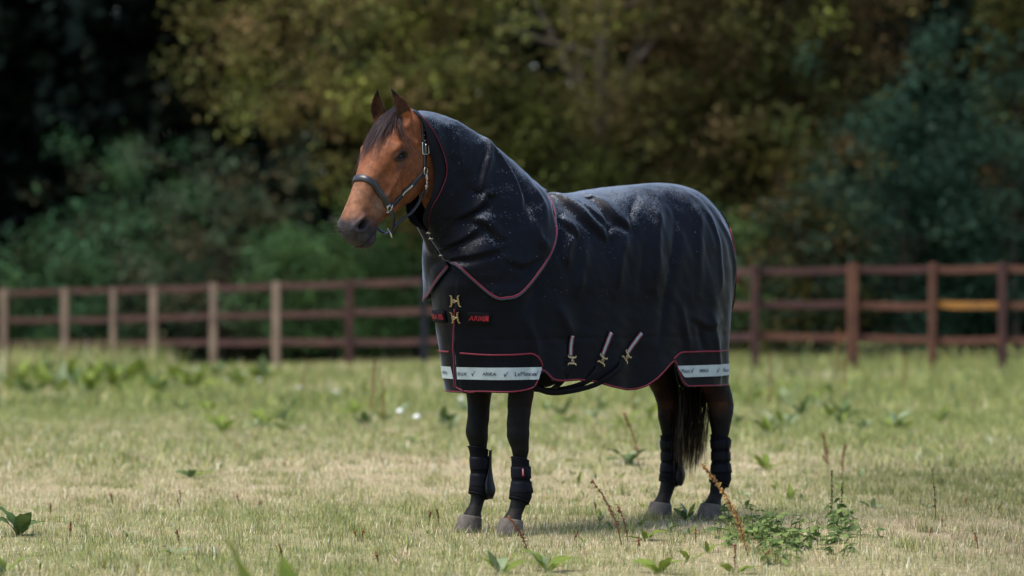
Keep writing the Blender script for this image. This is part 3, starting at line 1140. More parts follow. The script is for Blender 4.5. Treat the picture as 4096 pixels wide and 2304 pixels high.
def fold_field(P):
    """outward displacement of the cloth: draping folds"""
    X, Y, Z = P[:, 0], P[:, 1], P[:, 2]
    d = np.zeros(len(P))
    # arc coordinate round the rug, used for the hanging folds
    ang = np.where(X > 0, np.arctan2(Y, X + .25), np.where(X < XR, np.arctan2(Y, X - XR + 1e-6), np.pi / 2 * np.sign(Y)))
    s = np.where(X > 0, -ang * .3, np.where(X < XR, 1.1 + (np.abs(ang) - np.pi / 2) * .36, -X)) + np.where(Y < 0, 7.3, 0)
    low = sstep(1.35, .75, Z)
    nn = SinNoise(31, 2, 3, 2.1, 1.8, .6, 5)
    d += low * .0075 * nn(np.stack([s, Z * .16], -1))
    mid = sstep(1.0, 1.4, Z) * (1 - sstep(1.60, 1.70, Z))
    n2 = SinNoise(32, 2, 4, 2.0, 1.9, .6, 5)
    d += mid * .0045 * n2(np.stack([s + .35 * (Z - 1.3), Z * .45], -1))
    n3 = SinNoise(33, 3, 3, 5.0, 1.9, .55, 6)
    d += .0016 * n3(P)
    # single folds on the left side: polyline (X, Z), width, height
    # kind: 'v' crest, 'l' ledge: cloth swells above the line and tucks in sharply under it
    FOLDS = [
        ('l', [(-.30, 1.640), (-.335, 1.585), (-.37, 1.525), (-.47, 1.430)], .030, .030), ('v', [(-.475, 1.430), (-.507, 1.515), (-.515, 1.57)], .016, -.014),
        ('l', [(-.53, 1.625), (-.555, 1.535), (-.63, 1.485)], .028, .028), ('v', [(-.635, 1.487), (-.69, 1.574), (-.80, 1.65)], .016, -.013),
        ('l', [(-.22, 1.525), (-.255, 1.485), (-.285, 1.445)], .020, .020), ('v', [(-.276, 1.447), (-.225, 1.386), (-.200, 1.31)], .020, .018),
        ('v', [(-.60, 1.48), (-.54, 1.33), (-.517, 1.18)], .034, .020), ('v', [(-.92, 1.63), (-.81, 1.47), (-.765, 1.19)], .030, .018),
        ('v', [(-1.00, 1.60), (-.91, 1.39), (-.85, 1.18), (-.80, .93)], .026, -.014), ('v', [(-1.15, 1.58), (-1.10, 1.39), (-1.08, 1.16)], .026, .010),
        ('v', [(-1.22, 1.56), (-1.26, 1.40), (-1.26, 1.18)], .018, .012), ('v', [(-1.33, 1.52), (-1.42, 1.36), (-1.44, 1.15)], .014, .012),
        ('l', [(-.40, 1.60), (-.43, 1.545), (-.50, 1.50)], .022, .014), ('v', [(-.33, 1.40), (-.30, 1.28), (-.27, 1.16)], .026, .012),
        ('v', [(-.09, 1.28), (-.01, 1.18), (.04, 1.08)], .026, -.012), ('v', [(-.70, 1.40), (-.68, 1.28), (-.66, 1.16)], .024, -.010),
        ('v', [(-.95, 1.10), (-1.02, .88)], .024, .012), ('v', [(-1.18, 1.05), (-1.26, .80), (-1.27, .72)], .022, .011), ('v', [(-1.08, 1.0), (-1.12, .88)], .018, -.010),
        ('v', [(.05, 1.05), (-.02, .92), (-.02, .80)], .02, .009), ('v', [(.20, .98), (.17, .85), (.16, .72)], .018, .008), ('v', [(-.15, 1.1), (-.25, .95)], .03, .012),
        ('l', [(-1.05, 1.03), (-1.16, .99), (-1.26, 1.02)], .02, .008),
    ]
    XZ = np.stack([X, Z], -1)
    for kd, pl, w_, h_ in FOLDS:
        pl = catmull(np.array(pl), 12)
        best = np.full(len(P), 9.0)
        below = np.zeros(len(P), bool)
        tt = np.zeros(len(P))
        for i in range(len(pl) - 1):
            dd, t = seg_dist(XZ, pl[i], pl[i + 1])
            zl = pl[i, 1] + (pl[i + 1, 1] - pl[i, 1]) * t
            m = dd < best
            best = np.where(m, dd, best)
            below = np.where(m, Z < zl, below)
            tt = np.where(m, (i + t) / (len(pl) - 1), tt)
        env = np.sin(np.pi * np.clip(tt * .84 + .08, 0, 1)) ** .8
        if kd == 'l':
            prof = np.where(below, np.exp(-(best / (w_ * .42)) ** 1.5) - .45 * np.exp(-((best - 1.1 * w_) / (.8 * w_)) ** 2), np.exp(-(best / (w_ * 1.9)) ** 1.7))
        else:
            prof = np.exp(-(best / (w_ * 1.1)) ** 1.7)
        d += sstep(-.02, .10, Y) * h_ * env * prof
    # quilt seam band along the skirt
    d -= .0022 * np.exp(-((Z - .945) / .006) ** 2)
    return d * sstep(0.0, .05, np.abs(Y) + (Z < 1.5) * .05)


def grid_faces(nc, nr, base, flip=False):
    f = []
    for i in range(nc - 1):
        for j in range(nr - 1):
            a = base + i * nr + j
            q = (a, a + 1, a + nr + 1, a + nr)
            f.append(q[::-1] if flip else q)
    return f


def build_shell():
    verts, faces = [], []
    hemL, hemR, edgeF, edgeRL = [], [], [], []
    # left panel (overlaps the right one at the chest)
    base = 0
    cols_ = []
    for i, (k, p) in enumerate(LEFT):
        P = rug_col(k, p, .7)
        h = hem_z(P)
        if i < 7:                                    # rounded lower front corner
            h += .022 * ((7 - i) / 7) ** 2.5
        off = .012 * (1 - sstep(0, 8, i))
        cols_.append(col_rows(k, p, h, off=off))
    A = np.array(cols_)
    nc, nr = A.shape[:2]
    verts.append(A.reshape(-1, 3))
    faces += grid_faces(nc, nr, 0, flip=False)
    hemL = [i * nr + nr - 1 for i in range(nc)]
    edgeF = [j for j in range(nr)]
    edgeRL = [(nc - 1) * nr + j for j in range(nr)]
    base = nc * nr
    cols_ = []
    RIGHT = [(k, (-p if k != 'side' else p)) for k, p in LEFT]
    RIGHT = [('front', math.radians(b)) for b in np.linspace(20, -88, 26)] + RIGHT[30:]
    for i, (k, p) in enumerate(RIGHT):
        c0 = rug_col(k, p, .7)
        h = hem_z(c0) - .004
        c = col_rows(k, p, h)
        if k == 'side':
            c[:, 1] *= -1
        cols_.append(c)
    B = np.array(cols_)
    nc2, nr2 = B.shape[:2]
    verts.append(B.reshape(-1, 3))
    faces += grid_faces(nc2, nr2, base, flip=True)
    hemR = [base + i * nr2 + nr2 - 1 for i in range(nc2)]
    edgeRR = [base + (nc2 - 1) * nr2 + j for j in range(nr2)]
    base += nc2 * nr2
    # cap over the rump above the tail
    cols_ = [col_rows(k, p, 1.20, nh=3) for k, p in CAPR]
    Cc = np.array(cols_)
    verts.append(Cc.reshape(-1, 3))
    faces += grid_faces(Cc.shape[0], Cc.shape[1], base, flip=False)
    return np.concatenate(verts), faces, hemL, hemR, edgeF, edgeRL, edgeRR


sv, sf, hemL, hemR, edgeF, edgeRL, edgeRR = build_shell()
tmp = mesh_np('tmp', sv, faces=sf)
nn_ = vnormals(tmp)
# outward: away from the spine line
cen = np.stack([np.clip(sv[:, 0], XR, 0), np.zeros(len(sv)), np.minimum(sv[:, 2], 1.3)], -1)
flip = np.sum(nn_ * (sv - cen), axis=1) < 0
nn_[flip] *= -1
ridge = np.abs(sv[:, 1]) < 1e-3
nn_[ridge] = np.where((np.abs(nn_[ridge][:, 2:3]) > .4), np.array([0, 0, 1.0]), nn_[ridge])
SV = sv + nn_ * fold_field(sv)[:, None]
bpy.data.meshes.remove(tmp)
shell_me = mesh_np('shell', SV, faces=sf)
shell = add('shell', shell_me, 'rug_nylon', rug)
md = shell.modifiers.new('thickness', 'SOLIDIFY')
md.thickness = .006
md.offset = -1
shell_bvh = bvh_of(shell_me)


def out_normal(P):
    c = np.array([min(max(P[0], XR), 0), 0, min(P[2], 1.3)])
    n = P - c
    return n / np.linalg.norm(n)


def on_shell(P, off=.003):
    """nearest point of the draped rug, moved outwards"""
    Q, NN = [], []
    for p in np.asarray(P, float):
        o = out_normal(p)
        c, n, i, dd = shell_bvh.ray_cast(Vector(p + o * .12), Vector(-o), .30)
        if c is None:
            c, n, i, dd = shell_bvh.find_nearest(Vector(p))
        n = np.array(n)
        if np.dot(n, o) < 0:
            n = -n
        Q.append(np.array(c) + n * off)
        NN.append(n)
    return np.array(Q), np.array(NN)


def smooth_path(P, it=2):
    P = np.array(P, float)
    for _ in range(it):
        P[1:-1] = .25 * P[:-2] + .5 * P[1:-1] + .25 * P[2:]
    return P


def pipe(P, name='piping', r=.0038, parent=None, m='red_piping'):
    mb = MB()
    mb.put(*tube(P, r, 7))
    return mb.obj(name, m, parent)


def col_at(arc, z):
    i = np.clip(np.searchsorted(ARC, arc) - 1, 0, len(LEFT) - 2)
    t = (arc - ARC[i]) / (ARC[i + 1] - ARC[i])
    (k0, p0), (k1, p1) = LEFT[i], LEFT[i + 1]
    return rug_col(k0, p0, z) * (1 - t) + rug_col(k1, p1, z) * t


# piping along the hems and edges
pipe(smooth_path(SV[hemL] + np.array([0, 0, .006])), parent=rug)
pipe(smooth_path(SV[hemR] + np.array([0, 0, .006])), parent=rug)
pipe(smooth_path(SV[edgeF[58:]] + np.array([.004, -.003, 0])), parent=rug)
pipe(smooth_path(SV[edgeRL[32:]] + np.array([-.003, .0, 0])), parent=rug)
# seam piping over the front and rear skirt panels
xs = ARC[-1]
arcs = lambda a, b, n: np.linspace(a, b, n)


def arc_of_x(x):
    i = np.where((arcP[:, 1] > .2))[0]
    return float(np.interp(-x, -arcP[i, 0], ARC[i]))


P = [col_at(a, .880 - .008 * math.sin(i / 40 * 3)) for i, a in enumerate(arcs(.035, arc_of_x(.0), 40))] + [col_at(arc_of_x(-.03), .868), col_at(arc_of_x(-.048), .845), col_at(arc_of_x(-.055), .815)]
q, n_ = on_shell(P, .003)
pipe(smooth_path(q), parent=rug, r=.0042)
P = [col_at(arc_of_x(-.90), .835), col_at(arc_of_x(-.915), .848), col_at(arc_of_x(-.935), .860)] + [col_at(a, .868) for a in arcs(arc_of_x(-.96), ARC[-1] - .004, 40)]
q, n_ = on_shell(P, .003)
pipe(smooth_path(q), parent=rug, r=.0042)


def right_pt(ang, z, off=0):
    return rug_col('front', math.radians(ang), z, off)


q, n_ = on_shell([right_pt(a, .884) for a in np.linspace(-14, -88, 24)], .002)
pipe(smooth_path(q), parent=rug, r=.0042)


def strip_mesh(fn, us, zs, off=.0035):
    G = []
    for u in us:
        q, _ = on_shell([fn(u, z) for z in zs(u)], off)
        G.append(q)
    G = np.array(G)
    f = grid_faces(G.shape[0], G.shape[1], 0)
    return G, f


def put_text(txt, fn, u0, z0, height, m, parent, name='lettering', off=.0065, squeeze=1.0, shear=0.0, bold=0.0):
    cu = bpy.data.curves.new('t', 'FONT')
    cu.body = txt
    cu.size = 1.0
    cu.resolution_u = 3
    cu.shear = shear
    cu.offset = bold
    o = bpy.data.objects.new('t', cu)
    col.objects.link(o)
    me = bpy.data.meshes.new_from_object(o.evaluated_get(bpy.context.evaluated_depsgraph_get()))
    bpy.data.objects.remove(o)
    vv = np.array([v.co[:] for v in me.vertices])
    ff = [tuple(p.vertices) for p in me.polygons]
    bpy.data.meshes.remove(me)
    k = height / .72
    P = [fn(u0 + p[0] * k * squeeze, z0 + p[1] * k) for p in vv]
    q, _ = on_shell(P, off)
    return add(name, mesh_np(name, q, faces=ff, smooth=False), m, parent), vv[:, 0].max() * k * squeeze


def put_poly(pts, fn, u0, z0, m, parent, name, off=.0065):
    q, _ = on_shell([fn(u0 + a, z0 + b) for a, b in pts], off)
    return add(name, mesh_np(name, q, faces=[tuple(range(len(pts)))], smooth=False), m, parent)


TICK = [(-.009, .004), (-.006, .006), (-.0025, -.002), (.009, .017), (.010, .015), (-.002, -.009), (-.004, -.009)]
LF = lambda u, z: col_at(u, z)
ARC_FE = arc_of_x(-.045)


def add_strip(fn, us, zs, name='reflective_strip'):
    G, f = strip_mesh(fn, us, zs)
    return add(name, mesh_np(name, G.reshape(-1, 3), faces=f), 'reflective', rug)


zf = lambda u: np.linspace(.753, .812, 5)
st1 = add_strip(LF, np.linspace(.016, ARC_FE + .004, 70), zf)
put_text('ieux', LF, .020, .7725, .024, 'navy_print', st1)
put_poly(TICK, LF, .112, .779, 'navy_print', st1, 'tick')
put_text('ARIKA', LF, .165, .774, .0165, 'navy_print', st1, bold=.012)
put_poly(TICK, LF, .275, .777, 'navy_print', st1, 'tick')
put_text('LeMieux', LF, .315, .7705, .0225, 'navy_print', st1)
put_poly(TICK, LF, .428, .779, 'navy_print', st1, 'tick')
put_text('ARIKA', LF, .455, .776, .0165, 'navy_print', st1, bold=.012, squeeze=.7)
RFn = lambda u, z: rug_col('front', math.radians(-16 - u * 180 / math.pi / .24), z)
st2 = add_strip(RFn, np.linspace(0.0, .21, 26), zf)
put_text('ARIKA', lambda u, z: RFn(.105 - u, z), .0, .775, .0165, 'navy_print', st2, bold=.012)
put_poly(TICK, lambda u, z: RFn(.135 - u, z), .0, .779, 'navy_print', st2, 'tick')
A_R0 = arc_of_x(-.925)


def rear_zs(u):
    # the strip is cut off along the slanted front edge of the rear skirt
    cut = np.interp(u, [A_R0, arc_of_x(-.985)], [.797, .742])
    lo = max(.742, cut)
    return np.linspace(lo, .8, 5)


st3 = add_strip(LF, np.linspace(A_R0 + .002, ARC[-1] - .006, 60), rear_zs)
put_text('Mieux', LF, arc_of_x(-.955), .764, .021, 'navy_print', st3, squeeze=.9)
put_poly(TICK, LF, arc_of_x(-1.04), .772, 'navy_print', st3, 'tick')
put_text('ARIKA', LF, arc_of_x(-1.09), .765, .0165, 'navy_print', st3, bold=.012)
put_poly(TICK, LF, arc_of_x(-1.10) + .13, .768, 'navy_print', st3, 'tick')
put_text('LeMieux', LF, arc_of_x(-1.10) + .19, .760, .0215, 'navy_print', st3)

# tail flap over the dock
fl = np.array([col_rows('rear', math.radians(a), 1.02 + .10 * (abs(a - 180) / 26) ** 2, nd=14, nh=14, off=.008) for a in np.linspace(154, 206, 22)])
fl = fl[:, 7:]
mb = MB()
mb.put(fl.reshape(-1, 3) + np.array([-.006, 0, 0]), grid_faces(fl.shape[0], fl.shape[1], 0))
o = mb.obj('tail_flap', 'rug_nylon', rug)
md = o.modifiers.new('thickness', 'SOLIDIFY')
md.thickness = .005
pipe(smooth_path(fl[0][2:9] + np.array([-.006, 0, 0])), parent=rug, r=.0042)

# chest closure: embroidered strap patches
def patch(fn, u0, u1, z0, z1, name, slope=0.0, off=.006):
    us = np.linspace(u0, u1, 10)
    zs = np.linspace(z0, z1, 5)
    G = np.array([on_shell([fn(u, z + slope * (u - u0)) for z in zs], off)[0] for u in us])
    mb = MB()
    v = G.reshape(-1, 3)
    mb.put(v, grid_faces(len(us), len(zs), 0))
    o = mb.obj(name, 'webbing', rug)
    m_ = o.modifiers.new('thickness', 'SOLIDIFY')
    m_.thickness = .006
    m_.offset = 0
    return o


pL = patch(LF, .050, .164, 1.022, 1.080, 'chest_strap', slope=-.06)
put_text('ARIKA', lambda u, z: LF(u - .026, z - .06 * (u - .06)), .085, 1.042, .023, 'red_thread', pL, name='embroidery', off=.011, bold=.01)
for i, (x0, w_) in enumerate(((.151, .0035), (.158, .0035), (.165, .0035), (.172, .006))):
    put_poly([(x0 - .004, .026), (x0 + w_ - .004, .026), (x0 + w_ + .002, 0), (x0 + .002, 0)], lambda u, z: LF(u - .026, z - .06 * (u - .06)), 0, 1.041, 'red_thread', pL, 'embroidery_stripe', off=.011)
pR = patch(RFn, -.055, .20, 1.026, 1.082, 'chest_strap', off=.006)
put_text('ARIKA', lambda u, z: RFn(.105 - u * 1.15, z), .0, 1.044, .023, 'red_thread', pR, name='embroidery', off=.011, bold=.01)
for i in range(4):
    x0 = -.012 - i * .009
    put_poly([(x0 + .002, .026), (x0 - .002, .026), (x0 - .004, 0), (x0, 0)], RFn, 0, 1.042, 'red_thread', pR, 'embroidery_stripe', off=.011)
put_text('L', LF, .165, 1.150, .026, 'red_thread', rug, name='embroidery', off=.004, shear=-.2)


def hook_buckle(cen, right, up, out, sc_, m, flip=1, lean=0.0):
    """stamped surcingle plate: two hooked bars joined by a swivel"""
    mb = MB()
    for s in (-1, 1):
        pts = [(.006, .012), (.010, .026), (.021, .029), (.023, .026), (.0155, .022), (.0150, -.022), (.022, -.026), (.021, -.030), (.010, -.028), (.006, -.012)]
        v = []
        for dz in (0.0, .003):
            for a, b in pts:
                a2 = (a + .004 + lean * (.03 - b) * .12) * s
                v.append(cen + right * a2 * sc_ + up * b * sc_ + out * (dz + .004))
        k = len(pts)
        f = [tuple(range(k - 1, -1, -1)), tuple(range(k, 2 * k))] + [(i, (i + 1) % k, (i + 1) % k + k, i + k) for i in range(k)]
        mb.put(v, f)
    o1 = mb
    # swivel
    a = np.linspace(0, 2 * np.pi, 14, endpoint=False)
    P = [cen - right * .003 * sc_ + (right * math.cos(q) * .0065 + up * math.sin(q) * .008) * sc_ + out * .010 for q in a]
    mb.put(*tube(P, .0022, 6, closed=True))
    mb.put(*tube([cen - right * .004 * sc_ + out * .009, cen + right * .012 * sc_ + out * .008], .003, 6))
    return mb


UPV = np.array([0, 0, 1.0])
for z, ln, m_ in ((1.132, .8, 'brass'), (1.055, 0.0, 'brass')):
    p, n_ = on_shell([col_at(.004, z)], .010)
    out = n_[0]
    rt = np.cross(UPV, out)
    rt /= np.linalg.norm(rt)
    hook_buckle(p[0], rt, np.cross(out, rt), out, 0.98, m_, lean=ln).obj('chest_buckle', m_, rug, smooth=False)
# small woven brand tab on the far edge of the chest
p, n_ = on_shell([RFn(.245, 1.15), RFn(.245, 1.10)], .006)
mb = MB()
mb.put(*ribbon(p, n_, .014, .002))
mb.obj('brand_tab', 'boot_tag', rug)

# belly surcingles: striped webbing, brass buckles, loose ends passing under the belly
def surcingle(p0, p1, ends):
    """p0,p1: (X,Z) top and bottom on the left side"""
    n = 14
    P = [rug_col('side', p0[0] + (p1[0] - p0[0]) * f, p0[1] + (p1[1] - p0[1]) * f) for f in np.linspace(0, 1, n)]
    q, nn = on_shell(P, .004)
    mb = MB()
    mb.put(*ribbon(q, nn, .031, .0025))
    stp = mb.obj('surcingle', 'webbing', rug)
    T = np.gradient(q, axis=0)
    T /= np.linalg.norm(T, axis=1)[:, None]
    Wd = np.cross(T, nn)
    mb = MB()
    mb.put(*ribbon(q + nn * .0012, nn, .0150, .003))
    mb.obj('reflective_stripe', 'reflective_dull', stp)
    for s in (-1, 1):
        mb = MB()
        mb.put(*ribbon(q + nn * .0010 + Wd * .0110 * s, nn, .0032, .003))
        mb.obj('red_edge', 'red_piping', stp)
    d = T[-1]
    out = nn[-1]
    rt = np.cross(d, out)
    c = q[-1] + d * .022 + out * .006
    hook_buckle(c, -d * 1.0, rt, out, .95, 'brass').obj('surcingle_buckle', 'brass', rug, smooth=False)
    # loose end: under the belly to the other side
    E0 = c + d * .035
    path = catmull([E0] + ends, 22)
    tg = np.gradient(path, axis=0)
    side = np.tile(np.array([0.55, 0.75, -.3]), (22, 1))
    mb = MB()
    mb.put(*ribbon(path, side, .026, .0025))
    mb.obj('belly_strap', 'webbing', rug)


surcingle((-.232, .960), (-.225, .862), [np.array([-.20, .30, .765]), np.array([-.19, .24, .715]), np.array([-.30, .05, .69]), np.array([-.50, -.22, .70])])
surcingle((-.475, .972), (-.420, .860), [np.array([-.36, .33, .772]), np.array([-.31, .30, .728]), np.array([-.22, .18, .695]), np.array([-.22, -.2, .70])])
surcingle((-.680, .966), (-.585, .868), [np.array([-.50, .345, .785]), np.array([-.38, .32, .722]), np.array([-.22, .29, .690]), np.array([-.11, .26, .690]), np.array([-.03, .22, .735]), np.array([.02, .2, .78])])

# ------------------------------------------------------------------ hood / neck cover
hood = root('neck_cover', 'dark navy waterproof neck cover with red piped cape over the rug shoulders', 'neck cover', tuple(HO), HRZ)
NW = 81


def ring_tb(top, bot, hw, pw=.75, bulge=0.0, lowfat=0.0):
    w_ = np.linspace(0, 1, NW)
    t, b = np.array(top), np.array(bot)
    dirn = (b - t) / np.linalg.norm(b - t)
    perp = np.array([-dirn[1], dirn[0]])
    ph = (1 - np.cos(w_ * np.pi)) / 2
    xz = t[None] + np.outer(ph, b - t)
    y = hw * np.sin(w_ * np.pi) ** pw * (1 + lowfat * (w_ - .5))
    return np.stack([xz[:, 0] + perp[0] * bulge * np.sin(w_ * np.pi), y, xz[:, 1] + perp[1] * bulge * np.sin(w_ * np.pi)], -1)


def ring_pts(pts, ws):
    pts = np.array(pts, float)
    w_ = np.linspace(0, 1, NW)
    fine = catmull(pts, 300)
    fw = np.interp(np.linspace(0, len(ws) - 1, 300), np.arange(len(ws)), ws)
    return np.stack([np.interp(w_, fw, fine[:, i]) for i in range(3)], -1)


R0 = ring_pts([(.505, 0, 2.030), (.520, .055, 2.016), (.520, .098, 1.985), (.470, .125, 1.905), (.425, .133, 1.803), (.412, .130, 1.729), (.440, .115, 1.643), (.468, .085, 1.569), (.462, .055, 1.512), (.430, .026, 1.470), (.418, 0, 1.455)],
              [0, .08, .17, .3, .44, .54, .66, .77, .86, .95, 1])
CAPE_L = ([(-.345, 0, 1.667), (-.285, .06, 1.656), (-.19, .22, 1.535), (-.145, .285, 1.432), (-.055, .31, 1.315), (.085, .300, 1.175), (.165, .272, 1.148), (.225, .238, 1.160), (.345, .120, 1.292), (.335, .010, 1.318)],
          [0, .06, .22, .31, .43, .58, .66, .72, .93, 1.0])
CAPE_R = ([(-.345, 0, 1.667), (-.285, .06, 1.656), (-.19, .22, 1.535), (-.145, .285, 1.432), (-.055, .31, 1.315), (.085, .315, 1.175), (.170, .300, 1.140), (.245, .245, 1.136), (.315, .110, 1.195), (.335, .004, 1.300)],
          [0, .06, .22, .31, .43, .58, .66, .74, .90, 1.0])


def hood_side(cape):
    R = [R0,
         ring_tb((.395, 2.024), (.405, 1.425), .142, bulge=-.02),
         ring_tb((.265, 1.982), (.378, 1.388), .158, bulge=-.02),
         ring_tb((.135, 1.918), (.355, 1.350), .178, bulge=-.005),
         ring_tb((.035, 1.862), (.342, 1.332), .205, .72, lowfat=.15),
         ring_tb((-.075, 1.790), (.338, 1.325), .245, .70, lowfat=.25),
         ring_tb((-.195, 1.728), (.336, 1.320), .280, .68, lowfat=.25),
         ring_pts(*cape)]
    # last but one ring: pull the cape skirt towards its edge
    R[6] = R[6] * .55 + R[7] * .45
    R[5] = R[5] * .88 + R[7] * .12
    R = np.array(R)
    k = 120
    return catmull(R.reshape(len(R), -1), k).reshape(k, NW, 3)


def push_out(P, marg=.014):
    """keep the cape outside the rug"""
    P = P.copy()
    for i, p in enumerate(P):
        o = out_normal(p)
        if p[2] > 1.70 or p[0] > .42:
            continue
        c = shell_bvh.ray_cast(Vector(p + o * .35), Vector(-o), .6)
        if c[0] is not None:
            dd = np.dot(np.array(c[0]) - p, o)
            if dd > -marg and dd < .20:
                P[i] = p + o * (dd + marg)
    return P


def hood_folds(P, left):
    X, Y, Z = P[:, 0], P[:, 1], P[:, 2]
    n1 = SinNoise(41 if left else 43, 3, 4, 2.2, 1.9, .55, 6)
    d = .0045 * n1(P * np.array([1.0, .6, 1.0]))
    n2 = SinNoise(44, 3, 3, 7.0, 1.8, .5, 6)
    d += .0016 * n2(P)
    if left:
        XZ = np.stack([X, Z], -1)
        F = [('v', [(.15, 1.905), (.145, 1.86), (.200, 1.756), (.237, 1.664)], .018, .014), ('v', [(.175, 1.86), (.225, 1.76), (.262, 1.66)], .016, -.008),
             ('v', [(.139, 1.884), (.09, 1.809), (.04, 1.688), (.046, 1.566)], .018, .017), ('v', [(.075, 1.845), (.035, 1.759), (.004, 1.627), (.0, 1.53)], .018, -.014),
             ('l', [(.225, 1.66), (.225, 1.61), (.275, 1.564), (.364, 1.523)], .024, .024), ('l', [(.285, 1.520), (.230, 1.495), (.190, 1.430)], .024, .024),
             ('l', [(.43, 1.362), (.322, 1.424), (.265, 1.480)], .022, .018), ('l', [(.44, 1.300), (.307, 1.344), (.19, 1.384)], .022, .016),
             ('v', [(.0, 1.526), (-.03, 1.425), (-.085, 1.385)], .018, .014), ('v', [(.43, 1.975), (.465, 1.921), (.470, 1.85)], .014, .009),
             ('v', [(.34, 1.97), (.35, 1.86), (.33, 1.75)], .024, .008), ('l', [(.16, 1.33), (.08, 1.30), (.0, 1.33)], .02, .012), ('v', [(-.06, 1.70), (-.10, 1.60), (-.09, 1.50)], .02, .010)]
        for kd, pl, w_, h_ in F:
            pl = catmull(np.array(pl), 10)
            best = np.full(len(P), 9.0)
            tt = np.zeros(len(P))
            below = np.zeros(len(P), bool)
            for i in range(len(pl) - 1):
                dd, t = seg_dist(XZ, pl[i], pl[i + 1])
                zl = pl[i, 1] + (pl[i + 1, 1] - pl[i, 1]) * t
                m = dd < best
                best = np.where(m, dd, best)
                tt = np.where(m, (i + t) / (len(pl) - 1), tt)
                below = np.where(m, Z < zl, below)
            env = np.sin(np.pi * np.clip(tt * .84 + .08, 0, 1)) ** .8
            if kd == 'l':
                prof = np.where(below, np.exp(-(best / (w_ * .42)) ** 1.5) - .45 * np.exp(-((best - 1.1 * w_) / (.8 * w_)) ** 2), np.exp(-(best / (w_ * 1.9)) ** 1.7))
            else:
                prof = np.exp(-(best / (w_ * 1.1)) ** 1.7)
            d += h_ * env * prof
    return d


HV, HF, edges = [], [], {}
base = 0
for side, cape in ((1, CAPE_L), (-1, CAPE_R)):
    G = hood_side(cape)
    k = G.shape[0]
    P = G.reshape(-1, 3).copy()
    P[:, 1] *= side
    wv_ = np.tile(np.linspace(0, 1, NW), k)
    P[:, 1] += .052 * np.repeat(sstep(0, 1, np.linspace(0, 1, k)), NW) * wv_ ** 7
    P = push_out(P)
    tm = mesh_np('tmp', P, faces=grid_faces(k, NW, 0))
    nrm = vnormals(tm)
    bpy.data.meshes.remove(tm)
    c0 = np.stack([P[:, 0] * 0 + .12, P[:, 1] * 0, P[:, 2] * 0 + 1.55], -1)
    ax = np.stack([np.interp(P[:, 2], [1.1, 1.9], [.05, .35]), np.zeros(len(P)), P[:, 2] - .08], -1)
    fl_ = np.sum(nrm * (P - ax), axis=1) < 0
    nrm[fl_] *= -1
    wt = sstep(0, .06, np.abs(P[:, 1])) * np.clip(np.repeat(np.linspace(0, 8, k), NW), .0, 1) * (1 - .7 * sstep(.93, 1, np.repeat(np.linspace(0, 1, k), NW)))
    P = P + nrm * (hood_folds(P, side > 0) * wt)[:, None]
    if side < 0:
        P[:, 1] -= 0.0
    HV.append(P)
    HF += [tuple(base + q for q in f) for f in grid_faces(k, NW, 0, flip=(side < 0))]
    edges[side] = (base, k)
    base += len(P)
HVn = np.concatenate(HV)
hood_me = mesh_np('hood', HVn, faces=HF)
ho = add('hood', hood_me, 'rug_nylon', hood)
md = ho.modifiers.new('thickness', 'SOLIDIFY')
md.thickness = .005
md.offset = 0
for side in (1, -1):
    b0, k = edges[side]
    Pm = HVn[b0:b0 + k * NW].reshape(k, NW, 3)
    pipe(smooth_path(Pm[0], 1), parent=hood, r=.0026, m='dark_piping')
    pipe(smooth_path(Pm[-1], 1) + np.array([0, 0, -.001]), parent=hood, r=.0050)
    # bound edge just outside the piping
    e = Pm[-1] + (Pm[-1] - Pm[-4]) / np.linalg.norm(Pm[-1] - Pm[-4], axis=1)[:, None] * .008
    pipe(smooth_path(e, 1), name='binding', parent=hood, r=.0046, m='binding')
    if side == 1:
        frontL = Pm[:, -1]
# dark inner collar that closes the opening against the cheek
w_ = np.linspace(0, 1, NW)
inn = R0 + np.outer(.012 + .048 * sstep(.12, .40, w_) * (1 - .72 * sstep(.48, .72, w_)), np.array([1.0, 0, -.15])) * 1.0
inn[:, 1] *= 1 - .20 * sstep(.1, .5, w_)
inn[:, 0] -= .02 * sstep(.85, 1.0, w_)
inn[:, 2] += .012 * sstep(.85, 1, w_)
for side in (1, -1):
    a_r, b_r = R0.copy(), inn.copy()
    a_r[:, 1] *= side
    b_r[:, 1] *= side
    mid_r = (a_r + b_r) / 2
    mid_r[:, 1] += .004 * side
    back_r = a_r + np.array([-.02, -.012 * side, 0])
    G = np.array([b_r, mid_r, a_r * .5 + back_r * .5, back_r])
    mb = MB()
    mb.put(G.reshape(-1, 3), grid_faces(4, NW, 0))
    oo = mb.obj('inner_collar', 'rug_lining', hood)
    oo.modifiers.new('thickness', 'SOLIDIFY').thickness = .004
# little metal clips down the throat closure
for z in (1.452, 1.425, 1.345, 1.322):
    i = int(np.argmin(np.abs(frontL[:, 2] - z)))
    p = frontL[i] + np.array([.004, .006, 0])
    mb = MB()
    mb.put(*tube([p + np.array([-.004, .016, 0]), p + np.array([.006, .003, .002]), p + np.array([.002, -.012, 0])], .0032, 6))
    mb.obj('clip', 'steel', hood)


